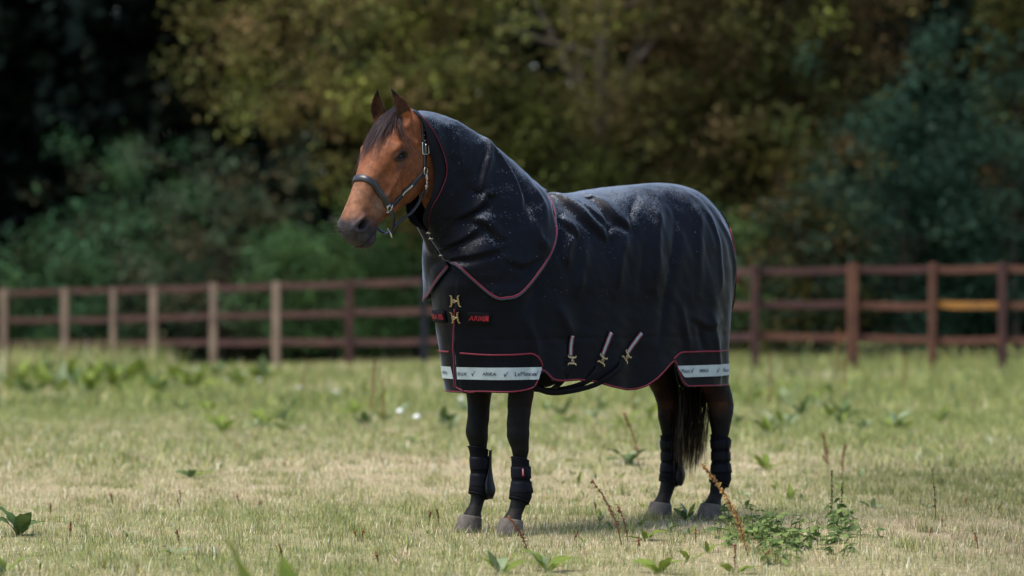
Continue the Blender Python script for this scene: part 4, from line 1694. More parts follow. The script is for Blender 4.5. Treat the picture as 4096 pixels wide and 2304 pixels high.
# ------------------------------------------------------------------ rain drops on the cloth
def droplets(P, Fc, seed, n, name, parent):
    g = np.random.default_rng(seed)
    Fc = np.array(Fc)
    tri = np.concatenate([Fc[:, [0, 1, 2]], Fc[:, [0, 2, 3]]])
    a, b, c = P[tri[:, 0]], P[tri[:, 1]], P[tri[:, 2]]
    cr = np.cross(b - a, c - a)
    ar = np.linalg.norm(cr, axis=1)
    nr = cr / (ar[:, None] + 1e-12)
    cen = (a + b + c) / 3
    ref = np.stack([np.clip(cen[:, 0] * .6, XR, .3), np.zeros(len(cen)), np.minimum(cen[:, 2] - .05, 1.25 + np.clip(cen[:, 0], 0, .5))], -1)
    sgn = np.sign(np.sum(nr * (cen - ref), axis=1))
    nr *= sgn[:, None]
    patchy = SinNoise(seed + 9, 3, 3, 2.5, 2, .6)(cen)
    wgt = ar * (sstep(.15, .97, nr[:, 2]) ** 2.4 + .003) * np.clip(.6 + .4 * patchy, .12, 1.4) * (cen[:, 2] > 1.12) * (cen[:, 1] > -.28)
    pick = g.choice(len(tri), n, p=wgt / wgt.sum())
    u, v = g.random(n), g.random(n)
    m = u + v > 1
    u[m], v[m] = 1 - u[m], 1 - v[m]
    pos = a[pick] + (b - a)[pick] * u[:, None] + (c - a)[pick] * v[:, None]
    nn = nr[pick]
    r = .0009 + .0012 * g.random(n) ** 4
    ref = np.where(np.abs(nn[:, 2:3]) < .9, np.array([[0, 0, 1.0]]), np.array([[1.0, 0, 0]]))
    t1 = np.cross(nn, ref)
    t1 /= np.linalg.norm(t1, axis=1)[:, None]
    t2 = np.cross(nn, t1)
    VV = np.zeros((n, 6, 3))
    for j in range(5):
        q = 2 * np.pi * j / 5
        VV[:, j] = pos + (t1 * math.cos(q) + t2 * math.sin(q)) * r[:, None] + nn * .0026
    VV[:, 5] = pos + nn * (.0026 + r * .75)[:, None]
    pat = sum(([j, (j + 1) % 5, 5] for j in range(5)), [])
    loops = ((np.arange(n) * 6)[:, None] + np.array(pat)).ravel()
    starts = ((np.arange(n) * 15)[:, None] + np.arange(0, 15, 3)).ravel()
    o = add(name, mesh_np(name, VV.reshape(-1, 3), loops=loops, starts=starts), 'water', parent)
    o['kind'] = 'stuff'
    return o


droplets(SV, sf, 61, 105000, 'raindrops', rug)
droplets(HVn, HF, 62, 42000, 'raindrops', hood)

# ================================================================== HEADCOLLAR
hcol = root('headcollar', 'black leather headcollar with steel fittings on the horse head', 'headcollar', tuple(HO), HRZ)


def on_head(pts, n, off):
    """strap path over the head: coarse (t,u,v) points, projected to the skin"""
    P = catmull(np.array(pts, float), n)
    W_ = hd(P[:, 0], P[:, 1], P[:, 2])
    W_ = W_.reshape(-1, 3) if W_.ndim > 2 else np.array([A0 + p[0] * ET + p[1] * EU + p[2] * EV for p in P])
    Q, NN = [], []
    for p, (t, u, v) in zip(W_, P):
        ctr = A0 + t * ET + (-.10 if abs(u) > .045 and v < -.06 else -.06) * EV if v > -.2 else A0 + t * ET - .16 * EV
        if abs(u) > .03 and v < -.02:
            ctr = A0 + t * ET + v * EV
        dr = p - ctr
        dr /= np.linalg.norm(dr) + 1e-9
        c, n_, i, dd = body_bvh.ray_cast(Vector(ctr + dr * .30), Vector(-dr), .4)
        if c is None:
            c, n_, i, dd = body_bvh.find_nearest(Vector(p))
        n_ = np.array(n_)
        if np.dot(n_, dr) < 0:
            n_ = -n_
        Q.append(np.array(c) + n_ * off)
        NN.append(n_)
    Q = smooth_path(Q, 3)
    NN = smooth_path(NN, 4)
    NN /= np.linalg.norm(NN, axis=1)[:, None]
    return Q, NN


def strap(pts, n, width, thick, m, name, parent, off=.001):
    Q, NN = on_head(pts, n, off)
    mb = MB()
    mb.put(*ribbon(Q, NN, width, thick))
    return mb.obj(name, m, parent), Q, NN


NRp = (.439, .062, -.153)
nb, Qn, Nn = strap([(.436, .062, -.140), (.425, .068, -.10), (.411, .062, -.05), (.400, .045, -.005), (.396, .02, .028), (.396, 0, .034), (.396, -.02, .028), (.400, -.045, -.005), (.411, -.062, -.05), (.425, -.068, -.10), (.436, -.062, -.145)],
                   46, .030, .010, 'leather', 'noseband', hcol)
mb = MB()
Wd = np.cross(np.gradient(Qn, axis=0), Nn)
Wd /= np.linalg.norm(Wd, axis=1)[:, None]
for s in (-1, 1):
    mb = MB()
    mb.put(*tube(Qn + Nn * .008 + Wd * .0125 * s, .0022, 5))
    mb.obj('stitched_edge', 'leather_edge', nb)
for s in (1, -1):
    ck, Q, NN = strap([(.432, .064 * s, -.160), (.375, .076 * s, -.178), (.30, .086 * s, -.198), (.235, .092 * s, -.214), (.188, .095 * s, -.226)], 26, .026, .006, 'leather', 'cheek_strap', hcol)
    if s == 1:
        Wd = np.cross(np.gradient(Q, axis=0), NN)
        Wd /= np.linalg.norm(Wd, axis=1)[:, None]
        for e in (-1, 1):
            mb = MB()
            mb.put(*tube(Q + NN * .0055 + Wd * .0105 * e, .0016, 5))
            mb.obj('stitched_edge', 'leather_edge', ck)
        # engraved name plate
        i0, i1 = 9, 16
        mb = MB()
        mb.put(*ribbon(Q[i0:i1] + NN[i0:i1] * .006, NN[i0:i1], .0135, .002))
        pl = mb.obj('name_plate', 'steel', ck)
        T = Q[i1] - Q[i0]
        cu = bpy.data.curves.new('t', 'FONT')
        cu.body = 'LeMieux'
        to = bpy.data.objects.new('t', cu)
        col.objects.link(to)
        tm = bpy.data.meshes.new_from_object(to.evaluated_get(bpy.context.evaluated_depsgraph_get()))
        bpy.data.objects.remove(to)
        vv = np.array([v.co[:] for v in tm.vertices])
        ff = [tuple(p.vertices) for p in tm.polygons]
        tx = T / np.linalg.norm(T)
        nm = NN[(i0 + i1) // 2]
        ty = np.cross(nm, tx)
        c = (Q[i0] + Q[i1 - 1]) / 2 + nm * .0092
        sc_ = .010
        q = [c + tx * (p[0] - 1.7) * sc_ + ty * (p[1] - .33) * sc_ for p in vv]
        add('engraving', mesh_np('engraving', q, faces=ff, smooth=False), 'leather', pl)
    cr_, Q2, N2 = strap([(.165, .093 * s, -.222), (.122, .096 * s, -.198), (.080, .096 * s, -.170), (.030, .092 * s, -.134), (-.02, .078 * s, -.100), (-.045, .05 * s, -.05), (-.052, .01 * s, -.022)], 30, .024, .006, 'leather', 'crown_strap', hcol)
    if s == 1:
        # roller buckle on the crown strap
        i = 9
        c = Q2[i] + N2[i] * .008
        tx = Q2[i + 1] - Q2[i - 1]
        tx /= np.linalg.norm(tx)
        wy = np.cross(tx, N2[i])
        P = [c + tx * a + wy * b for a, b in ((-.026, -.014), (-.022, -.018), (.022, -.018), (.026, -.014), (.026, .014), (.022, .018), (-.022, .018), (-.026, .014))]
        mb = MB()
        mb.put(*tube(catmull(P, 24, closed=True), .0028, 6, closed=True))
        mb.put(*tube([c - tx * .024, c + tx * .022 + N2[i] * .003], .0018, 6))
        mb.obj('buckle', 'steel', hcol)
        for k in (12, 14, 16, 18):
            mb = MB()
            a = np.linspace(0, 2 * np.pi, 8, endpoint=False)
            t2 = np.cross(N2[k], wy)
            mb.put(*tube([Q2[k] + N2[k] * .0062 + (wy * math.cos(x) + t2 * math.sin(x)) * .0028 for x in a], .0011, 5, closed=True))
            mb.obj('eyelet', 'steel', hcol)
    # rings
    c = A0 + .172 * ET + .0 * EU - .226 * EV
    q, n_ = on_head([(.170, .095 * s, -.226), (.174, .095 * s, -.228), (.178, .095 * s, -.230)], 3, .007)
    nm = n_[1]
    tx = ET - nm * np.dot(ET, nm)
    tx /= np.linalg.norm(tx)
    ty = np.cross(nm, tx)
    a = np.linspace(0, 2 * np.pi, 20, endpoint=False)
    mb = MB()
    mb.put(*tube([q[1] + nm * .003 + (tx * math.cos(x) + ty * math.sin(x)) * .0185 for x in a], .0032, 6, closed=True))
    mb.obj('cheek_ring', 'steel', hcol)
    # three-way noseband fitting
    q, n_ = on_head([(.434, .062 * s, -.150), (.439, .062 * s, -.153), (.444, .062 * s, -.156)], 3, .006)
    nm = n_[1]
    tx = ET - nm * np.dot(ET, nm)
    tx /= np.linalg.norm(tx)
    ty = np.cross(nm, tx)
    mb = MB()
    mb.put(*tube([q[1] + nm * .004 + (tx * math.cos(x) + ty * math.sin(x)) * .0135 for x in a], .0030, 6, closed=True))
    for an in (0.5, 2.4, 4.4):
        dr = tx * math.cos(an) + ty * math.sin(an)
        pr = np.cross(nm, dr)
        mb.put(*tube([q[1] + nm * .005 + dr * .019 - pr * .016, q[1] + nm * .005 + dr * .019 + pr * .016], .0030, 6))
        mb.put(*tube([q[1] + nm * .005 + dr * .012, q[1] + nm * .005 + dr * .020], .0032, 6))
    mb.obj('noseband_fitting', 'steel', hcol)
# trigger snap hanging from the near cheek ring
q, n_ = on_head([(.172, .095, -.228), (.215, .095, -.255), (.253, .093, -.281)], 12, .008)
sn = q.copy()
top = sn[0] + (sn[1] - sn[0]) * .2
dn = np.array([0.0, 0.012, -1.0])
dn /= np.linalg.norm(dn)
oc = n_[0]
rt = np.cross(dn, oc)
p0 = q[0] + oc * .006 + dn * .016
mb = MB()
a = np.linspace(0, 2 * np.pi, 16, endpoint=False)
mb.put(*tube([p0 + dn * .016 + (rt * math.cos(x) * .008 + dn * math.sin(x) * .017) for x in a], .0026, 6, closed=True))
mb.put(*tube([p0 + dn * .032, p0 + dn * .052], [.0040, .0036], 8))
mb.put(*tube([p0 + dn * .054 + rt * b * .010 + dn * c_ for b, c_ in ((-1, .020), (-1, .0), (1, 0), (1, .020))], .0032, 6))
mb.obj('snap_hook', 'steel', hcol)
mb = MB()
mb.put(*ribbon([p0 + dn * .066, p0 + dn * .085, p0 + dn * .11 - oc * .01], [oc] * 3, .018, .005))
mb.obj('throat_strap', 'leather', hcol)
# chin strap, its ring and the rolled throat strap
def free_strap(pts, nrm, width, thick, m, name):
    P = catmull([A0 + t * ET + u * EU + v * EV for t, u, v in pts], 16)
    mb = MB()
    mb.put(*ribbon(P, np.tile(nrm, (len(P), 1)), width, thick))
    return mb.obj(name, m, hcol), P


free_strap([(.448, .066, -.172), (.466, .062, -.205), (.485, .050, -.232), (.498, .034, -.252)], EU * .9 - EV * .3, .027, .006, 'leather', 'chin_strap')
free_strap([(.500, .012, -.262), (.503, -.012, -.262), (.497, -.040, -.235), (.470, -.060, -.19), (.448, -.066, -.165)], -EV * .9 + EU * .2 + ET * .5, .024, .006, 'leather', 'chin_strap')
c = A0 + .506 * ET + .022 * EU - .262 * EV
tx = (ET * .6 + EU * .5 - EV * .4)
tx /= np.linalg.norm(tx)
nm = EU * .6 - ET * .55 - EV * .3
nm -= tx * np.dot(nm, tx)
nm /= np.linalg.norm(nm)
ty = np.cross(nm, tx)
P = catmull([c + tx * a_ + ty * b_ for a_, b_ in ((-.020, -.011), (-.011, -.018), (.011, -.018), (.020, -.011), (.020, .011), (.011, .018), (-.011, .018), (-.020, .011))], 24, closed=True)
mb = MB()
mb.put(*tube(P, .0030, 6, closed=True))
mb.obj('chin_ring', 'steel', hcol)
P = catmull([A0 + t * ET + u * EU + v * EV for t, u, v in ((.496, .020, -.264), (.455, .022, -.275), (.405, .028, -.292), (.350, .040, -.318), (.29, .055, -.322), (.24, .07, -.300))], 22)
mb = MB()
mb.put(*tube(P, .0075, 8))
mb.obj('rolled_throat_strap', 'leather', hcol)

# ================================================================== BOOTS
def leg_at(st, z):
    s = catmull(np.array(st, float), 120)
    o = np.argsort(s[:, 2])
    return np.array([np.interp(z, s[o, 2], s[o, i]) for i in range(5)])


def leg_boot(st, label, zt, zb, nstr, inner, tag_ang):
    t = root('leg_boot', label, 'leg boot', tuple(HO), HRZ, None)
    A = np.linspace(0, 2 * np.pi, 32, endpoint=False)

    def ring(z, off, lift=None):
        c = leg_at(st, z)
        R = []
        for a in A:
            zz = z + (lift(a) if lift else 0)
            cc = leg_at(st, zz) if lift else c
            R.append((cc[0] + (cc[3] + off) * math.cos(a), cc[1] + (cc[4] + off) * math.sin(a), zz))
        return R

    zs = np.linspace(zt, zb, 16)
    R = []
    for z in zs:
        f = (zt - z) / (zt - zb)
        # the lower edge dips behind the fetlock and is cut away in front
        lift = (lambda a, f=f: -.020 * f ** 2 * (-math.cos(a)) + (.012 * math.cos(a) * (1 - f) ** 4))
        off = .0065 + .003 * math.sin(f * math.pi) + (.004 if f > .8 else 0)
        R.append(ring(z, off, lift))
    mb = MB()
    mb.put(*loft(R, cap=False))
    o = mb.obj('shell', 'boot_neoprene', t)
    m_ = o.modifiers.new('thickness', 'SOLIDIFY')
    m_.thickness = .004
    m_.offset = 0
    for q in (R[0], R[-1]):
        mb = MB()
        mb.put(*tube(np.array(q), .0042, 6, closed=True))
        mb.obj('bound_edge', 'boot_strap', t)
    # straps with a lapped end on the outside
    h = (zt - zb) * (.30 if nstr == 2 else .215)
    for k in range(nstr):
        z1 = zt - (zt - zb) * (.17 if nstr == 2 else .05) - k * h * 1.18
        RR = []
        for z in np.linspace(z1, z1 - h, 6):
            e = .0120 + (.0020 if z1 - h + .002 < z < z1 - .002 else -.001)
            RR.append(ring(z, e))
        mb = MB()
        mb.put(*loft(RR, cap=False))
        b = mb.obj('strap', 'boot_strap', t)
        m_ = b.modifiers.new('thickness', 'SOLIDIFY')
        m_.thickness = .003
        m_.offset = 0
        # lapped strap end
        mb = MB()
        G = []
        a0 = math.pi / 2 * (-inner) + (.35 if inner < 0 else -.35)
        for a in np.linspace(a0 - .45, a0 + .55, 9):
            c_ = []
            for z in np.linspace(z1 - .002, z1 - h + .002, 4):
                c = leg_at(st, z)
                c_.append((c[0] + (c[3] + .0175) * math.cos(a), c[1] + (c[4] + .0175) * math.sin(a), z))
            G.append(c_)
        G = np.array(G)
        mb.put(G.reshape(-1, 3), grid_faces(9, 4, 0))
        mb.obj('strap_end', 'boot_strap', b).modifiers.new('thickness', 'SOLIDIFY').thickness = .003
    # moulded strike guard on the inside of the leg
    am = math.radians(90 + 38) * inner
    G = []
    for i, f in enumerate(np.linspace(0, 1, 18)):
        z = zt - .008 - f * (zt - zb + .012 - .008)
        hw = (.20 + .52 * sstep(.25, .78, f)) * math.sqrt(max(0.02, 1 - max(0, (f - .80) / .2) ** 2.2))
        c = leg_at(st, z)
        row = []
        for s in np.linspace(-1, 1, 11):
            a = am + s * hw * 1.25
            e = .0170 + .0085 * (1 - s * s) * (.5 + .8 * sstep(.3, .8, f))
            row.append((c[0] + (c[3] + e) * math.cos(a), c[1] + (c[4] + e) * math.sin(a), z))
        G.append(row)
    G = np.array(G)
    mb = MB()
    mb.put(G.reshape(-1, 3), grid_faces(18, 11, 0))
    mb.obj('strike_guard', 'boot_guard', t).modifiers.new('thickness', 'SOLIDIFY').thickness = .006
    if tag_ang is not None:
        z1 = zt - (zt - zb) * .20
        G = []
        for a in np.linspace(tag_ang - .09, tag_ang + .09, 3):
            row = []
            for z in np.linspace(z1, z1 - .038, 4):
                c = leg_at(st, z)
                row.append((c[0] + (c[3] + .0185) * math.cos(a), c[1] + (c[4] + .0185) * math.sin(a), z))
            G.append(row)
        G = np.array(G)
        mb = MB()
        mb.put(G.reshape(-1, 3), grid_faces(3, 4, 0))
        tg = mb.obj('woven_tag', 'boot_tag', t)
        c1, c2 = G[1, 0], G[1, -1]
        out = np.array([math.cos(tag_ang), math.sin(tag_ang), 0])
        mb = MB()
        mb.put(*ribbon([c1 + (c2 - c1) * .12 + out * .001, c1 + (c2 - c1) * .88 + out * .001], [out, out], .0022, .0008))
        mb.obj('tag_lettering', 'white_thread', tg)
    return t


leg_boot(fore_leg(1), 'black tendon boot with red woven tag on the near foreleg', .365, .165, 2, -1, math.radians(62))
leg_boot(fore_leg(-1), 'black tendon boot with moulded guard showing on the off foreleg', .405, .175, 2, 1, None)
leg_boot(hind_leg(1), 'black tendon boot with pale tag on the near hind leg', .42, .180, 3, -1, math.radians(108))
leg_boot(hind_leg(-1), 'black tendon boot with rounded guard showing on the off hind leg beside the tail', .41, .180, 3, 1, None)

# ================================================================== FENCES
def at_px(px, s):
    """field position from bearing and scale (pixels per metre)"""
    return (px - 512) / s, FPX / s - 16


def post_mesh(h, w_, seed):
    g = np.random.default_rng(seed)
    v, f = box(0, 0, h / 2, w_, w_ * .9, h, .008)
    v = np.array(v)
    v[:, :2] += g.normal(0, .0025, (len(v), 2))
    v[:, 2] += np.where(v[:, 2] > h * .8, g.normal(0, .004, len(v)) + v[:, 0] * .10, 0)
    return v, f


def fence(label, posts, group=None, zoff=(1.19, .755, .315), rail_h=.095):
    """posts: list of (x, y, base z, top z, width, material); rails: per span three materials"""
    p0 = posts[0]
    t = root('rail_fence', label, 'fence', (p0[0], p0[1], p0[2]))
    o0 = np.array(p0[:3])
    for i, (x, y, z, top, w_, m) in enumerate(posts):
        mb = MB()
        v, f = post_mesh(top - z + .3, w_, 100 + i)
        mb.put(v + np.array([x, y, z - .3]) - o0, f)
        mb.obj('post', m, t, smooth=False)
    return t, o0


def rails(t, o0, pts, mats, h=.10, th=.04):
    """pts: list over posts of (x, y, [z of three rails]); rails pass behind the posts"""
    g = np.random.default_rng(77)
    for i in range(len(pts) - 1):
        for k in range(3):
            a = np.array([pts[i][0], pts[i][1] + .075, pts[i][2][k]]) - o0
            b = np.array([pts[i + 1][0], pts[i + 1][1] + .075, pts[i + 1][2][k]]) - o0
            a[2] += g.normal(0, .008)
            b[2] += g.normal(0, .008)
            d = b - a
            L = np.linalg.norm(d)
            d /= L
            up = np.array([0, 0, 1.0])
            sd_ = np.cross(up, d)
            R = []
            for f in np.linspace(-.004 / L, 1 + .004 / L, 7):
                c = a + d * (f * L) + up * (-.012 * math.sin(max(0, min(1, f)) * math.pi) + g.normal(0, .002))
                hh = h * (1 + g.normal(0, .02))
                R.append([c + sd_ * x * th / 2 + up * z * hh / 2 for x, z in ((-1, -.9), (-.8, -1), (.8, -1), (1, -.9), (1, .9), (.8, 1), (-.8, 1), (-1, .9))])
            mb = MB()
            mb.put(*loft(R))
            m = mats(i, k)
            mb.obj('rail', m, t, smooth=False)


# left run: tan posts, falling away to the left
KD = 1024 / 2576
left_px = [-520, -330, -150, 10, 163, 285, 387, 536, 695, 879, 1067]
lp_ = []
for xp in left_px:
    s = np.interp(xp, [-520, -150, 285, 1067, 1500], [50.7, 54.2, 58.3, 66.9, 71.6])
    x, y = at_px(xp * KD, s)
    ztop = 1.31 - (np.interp(xp, [-520, -150, 10, 285, 536, 879, 1067], [296.0, 292.5, 289.0, 289.0, 283.0, 280.0, 277.5]) - 263) / s
    r3 = [1.31 - (np.interp(xp, [-520, -150, 285, 1067], yy) - 263) / s for yy in ((298.3, 294.5, 290.0, 282.2), (325, 322, 318.5, 310.9), (348.4, 346, 343.2, 340.6))]
    lp_.append((xp, s, x, y, ztop, r3))
posts = []
for i, (xp, s, x, y, zt, r3) in enumerate(lp_):
    m = 'wood_tan' if xp < 800 else ('wood_red' if xp < 1000 else 'wood_dark')
    w_ = .125 if xp not in (285, 1067) else .095
    posts.append((x, y, float(ground_z(x, y)) - .05, zt, w_, m))
fl_t, fo = fence('three rail wooden fence with weathered tan posts and dull red rails', posts)
rails(fl_t, fo, [(p[2], p[3], p[5]) for p in lp_], lambda i, k: 'wood_red')
# right run behind the rump: red-brown, one new orange board
right_px = [1240, 1410, 1640, 1900, 2145, 2345, 2522, 2720]
rp_ = []
for xp in right_px:
    s = np.interp(xp, [1067, 1900, 2700], [67.5, 76.0, 77.5])
    x, y = at_px(xp * KD, s)
    zt = 1.31 - (np.interp(xp, [1067, 1900, 2522], [277.5, 264.5, 262.0]) - 263) / s
    r3 = [1.31 - (np.interp(xp, [1067, 1900, 2145, 2522], yy) - 263) / s for yy in ((282.2, 271.5, 269.8, 269.0), (310.9, 304.8, 304.5, 305.0), (340.6, 336.8, 338.0, 340.5))]
    rp_.append((xp, s, x, y, zt, r3))
posts = [(x, y, float(ground_z(x, y)) - .05, zt, (.135 if xp == 2145 else .10), ('wood_rust' if xp in (2145, 2345) else 'wood_red')) for xp, s, x, y, zt, r3 in rp_]
fr_t, fo = fence('red brown three rail wooden fence with one bright orange board', posts)


def rmat(i, k):
    a, b = right_px[i], right_px[i + 1]
    if a == 2345 and k == 1:
        return 'wood_orange'
    if a >= 2345:
        return 'wood_rust'
    if k == 2 and a >= 1900:
        return 'wood_rust'
    if a == 2145 and k == 1:
        return 'wood_rust'
    return 'wood_red'


rails(fr_t, fo, [(p[2], p[3], p[5]) for p in rp_], rmat)
# gap between the two runs is closed by rails from the dark post
rails(fr_t, fo, [(lp_[-1][2], lp_[-1][3], lp_[-1][5]), (rp_[0][2], rp_[0][3], rp_[0][5])], lambda i, k: 'wood_red')


# ================================================================== TREES AND BUSHES
def leaves_np(cent, n_per, spread, size, cols, seed, droop=0.0, aspect=.5, colvar=.35, updown=.35):
    """leaf faces round clump centres; cols: list of base colours picked per clump"""
    g = np.random.default_rng(seed)
    k = len(cent)
    n = k * n_per
    ci = np.repeat(np.arange(k), n_per)
    spread = np.asarray(spread, float)
    off = g.normal(size=(n, 3)) * spread
    if droop:
        off[:, 2] -= droop * np.abs(g.normal(size=n))
    P = cent[ci] + off
    sz = size * g.uniform(.6, 1.35, n)
    # leaf axes
    ax = g.normal(size=(n, 3))
    ax[:, 2] = ax[:, 2] * .5 - .45 - droop
    ax /= np.linalg.norm(ax, axis=1)[:, None]
    nr = g.normal(size=(n, 3))
    nr[:, 2] = np.abs(nr[:, 2]) + updown
    wd = np.cross(ax, nr)
    wd /= np.linalg.norm(wd, axis=1)[:, None] + 1e-9
    up = np.cross(wd, ax)
    V = np.empty((n, 4, 3))
    V[:, 0] = P - ax * (sz * .5)[:, None]
    V[:, 1] = P + wd * (sz * aspect * .5)[:, None] + up * (sz * .10)[:, None] + ax * (sz * .05)[:, None]
    V[:, 2] = P + ax * (sz * .5)[:, None]
    V[:, 3] = P - wd * (sz * aspect * .5)[:, None] + up * (sz * .10)[:, None] + ax * (sz * .05)[:, None]
    cols = np.asarray(cols, float)
    cc = cols[g.integers(0, len(cols), k)] * g.uniform(1 - colvar, 1 + colvar, (k, 1))
    lc = cc[ci] * g.uniform(.75, 1.3, (n, 1))
    pick = g.random(n) < .12
    lc[pick] = cols[g.integers(0, len(cols), pick.sum())] * 1.25
    return V.reshape(-1, 3), np.repeat(lc, 4, axis=0)


def crown_mesh(name, parts):
    VV = np.concatenate([p[0] for p in parts])
    CC = np.concatenate([p[1] for p in parts])
    return mesh_np(name, VV, loops=np.arange(len(VV)), starts=np.arange(0, len(VV), 4), cols=np.clip(CC, .004, .6), smooth=False)


def limb_tubes(mb, start, ends, r0, seed):
    g = np.random.default_rng(seed)
    for e in ends:
        e = np.array(e, float)
        s = np.array(start, float)
        mid = s * .5 + e * .5 + g.normal(0, .15, 3) + np.array([0, 0, .25])
        P = catmull([s, mid, e], 9)
        mb.put(*tube(P, np.linspace(r0, r0 * .18, 9), 7))


def tree(name, label, cat, x, y, trunk_h, trunk_r, clumps, n_per, spread, size, cols, seed, group=None, droop=0.0, bark='bark', aspect=.5, lean=(0, 0), nlimb=12, colvar=.35):
    """clumps: array of clump centres relative to the trunk base"""
    z = float(ground_z(x, y)) - .05
    t = root(name, label, cat, (x, y, z), 0, group)
    mb = MB()
    g = np.random.default_rng(seed + 500)
    P = catmull([(0, 0, -.1), (lean[0] * .3 + g.normal(0, .04), lean[1] * .3, trunk_h * .35), (lean[0] * .7, lean[1] * .7 + g.normal(0, .05), trunk_h * .7), (lean[0], lean[1], trunk_h)], 14)
    mb.put(*tube(P, np.linspace(trunk_r, trunk_r * .35, 14) * np.where(np.arange(14) < 1, 1.35, 1), 10))
    ends = clumps[g.choice(len(clumps), min(nlimb, len(clumps)), replace=False)]
    for e in ends:
        f = float(np.clip(e[2] / trunk_h * g.uniform(.45, .75), .15, .95))
        limb_tubes(mb, P[int(f * 13)], [e], trunk_r * .38, seed)
    mb.obj('trunk', bark, t)
    part = leaves_np(clumps, n_per, spread, size, cols, seed, droop, aspect, colvar)
    add('crown', crown_mesh('crown', [part]), 'leaf', t)
    return t


def ellip_clumps(n, c, r, seed, shell=.55, zmin=None):
    g = np.random.default_rng(seed)
    d = g.normal(size=(n * 3, 3))
    d /= np.linalg.norm(d, axis=1)[:, None]
    rad = shell + (1 - shell) * g.random(n * 3) ** .7
    # uneven outline
    nz = SinNoise(seed, 3, 3, .35, 2.0, .6)(d * 2.2)
    P = np.array(c) + d * np.array(r) * (rad * (1 + .16 * nz))[:, None]
    if zmin is not None:
        P = P[P[:, 2] > zmin]
    return P[:n]


OLIVE = [(0.1218, 0.1087, 0.0357), (0.1043, 0.085, 0.0334), (0.0986, 0.1087, 0.0334), (0.1333, 0.0923, 0.0405), (0.1508, 0.1596, 0.0379)]
BROWNO = [(0.0558, 0.0379, 0.0176), (0.0489, 0.0401, 0.017), (0.0663, 0.0451, 0.0184), (0.0419, 0.0401, 0.0142)]
BLUEG = [(0.0431, 0.0988, 0.0489), (0.0367, 0.0899, 0.0424), (0.0561, 0.116, 0.0552), (0.0497, 0.0958, 0.0362)]
MIDG = [(0.055, 0.1086, 0.0351), (0.0479, 0.095, 0.0398), (0.0718, 0.129, 0.0421)]
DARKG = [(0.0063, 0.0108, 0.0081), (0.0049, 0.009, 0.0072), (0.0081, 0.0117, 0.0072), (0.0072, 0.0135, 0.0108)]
YELG = [(0.0553, 0.0618, 0.0163), (0.039, 0.0533, 0.0169), (0.078, 0.0683, 0.0163), (0.065, 0.039, 0.0143)]

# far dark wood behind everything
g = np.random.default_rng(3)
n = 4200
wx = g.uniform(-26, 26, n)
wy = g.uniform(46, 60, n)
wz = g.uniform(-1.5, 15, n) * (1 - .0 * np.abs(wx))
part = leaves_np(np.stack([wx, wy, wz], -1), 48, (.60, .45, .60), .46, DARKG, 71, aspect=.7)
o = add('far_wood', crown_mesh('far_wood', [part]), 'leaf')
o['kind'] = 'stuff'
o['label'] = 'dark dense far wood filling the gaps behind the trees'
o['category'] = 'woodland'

# big olive tree hanging over the fence behind the horse
x, y = at_px(602, 60.5)
cl = np.concatenate([ellip_clumps(330, (.2, -.2, 6.3), (5.2, 3.0, 3.9), 81, .5),
                     ellip_clumps(110, (-4.3, -.6, 5.4), (2.9, 2.2, 2.2), 82, .4),
                     ellip_clumps(60, (-2.6, -1.2, 3.9), (1.9, 1.4, 1.2), 83, .3),
                     ellip_clumps(34, (-2.9, -1.0, 2.75), (.55, .6, .7), 84, .2),
                     ellip_clumps(90, (2.2, -.6, 3.9), (1.7, 1.4, 1.7), 85, .3),
                     ellip_clumps(50, (-1.9, -.9, 3.2), (1.3, 1.0, 1.3), 86, .3), ellip_clumps(26, (1.5, -.9, 2.9), (.7, .8, 1.0), 87, .3)])
tree('autumn_tree', 'large olive and brown autumn tree arching over the fence behind the horse', 'tree', x, y, 8.5, .20, cl, 95, (.24, .22, .17), .135, OLIVE, 91, droop=.14, bark='pale_bark', nlimb=26, colvar=.55)
# young yellow green tree in front of its trunk, behind the neck
x, y = at_px(505, 62.5)
cl = np.concatenate([ellip_clumps(60, (0, 0, 2.9), (1.25, .8, 1.7), 88, .3), ellip_clumps(24, (1.5, .1, 2.5), (.5, .5, 1.1), 89, .3)])
tree('young_tree', 'young yellow green tree behind the horse neck', 'tree', x, y, 4.0, .06, cl, 80, (.2, .18, .16), .12, [(.105, .118, .028), (.085, .100, .026), (.075, .072, .022)], 95, droop=.08, nlimb=16, colvar=.5)
# browner tree to the right of it
x, y = at_px(738, 60.0)
cl = np.concatenate([ellip_clumps(190, (0, 0, 5.6), (2.7, 2.2, 3.4), 92, .45), ellip_clumps(60, (-.1, -.7, 3.4), (1.5, 1.0, 1.3), 93, .3)])
tree('brown_tree', 'rusty brown leaved tree standing right of the arching olive tree', 'tree', x, y, 7.5, .22, cl, 85, (.23, .2, .17), .125, BROWNO, 94, droop=.12, nlimb=18)
# dark conifer-like trees to the left
for i, (px, s, h, r, lab) in enumerate(((40, 49.5, 9.5, 2.4, 'tall dark tree behind the grey green bush and farthest tan posts'),
                                        (150, 49.0, 10.5, 2.6, 'tall dark tree beside a hanging olive bough left of the horse head'),
                                        (265, 50.0, 10.0, 2.4, 'dark tree with bare lower trunk in the gap left of the horse ears'),
                                        (905, 55.0, 10.0, 2.3, 'dark tree rising behind the blue green bushes right of the rump'),
                                        (1060, 56.0, 9.5, 2.2, 'dark tree behind the broad teal bush past the orange board'))):
    x, y = at_px(px, s)
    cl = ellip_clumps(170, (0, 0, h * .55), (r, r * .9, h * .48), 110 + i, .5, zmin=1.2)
    tree('dark_tree', lab, 'tree', x, y, h * .9, .2, cl, 62, (.40, .36, .34), .20, DARKG if i != 1 else DARKG + [(.020, .022, .010)], 120 + i, droop=.1, nlimb=12)
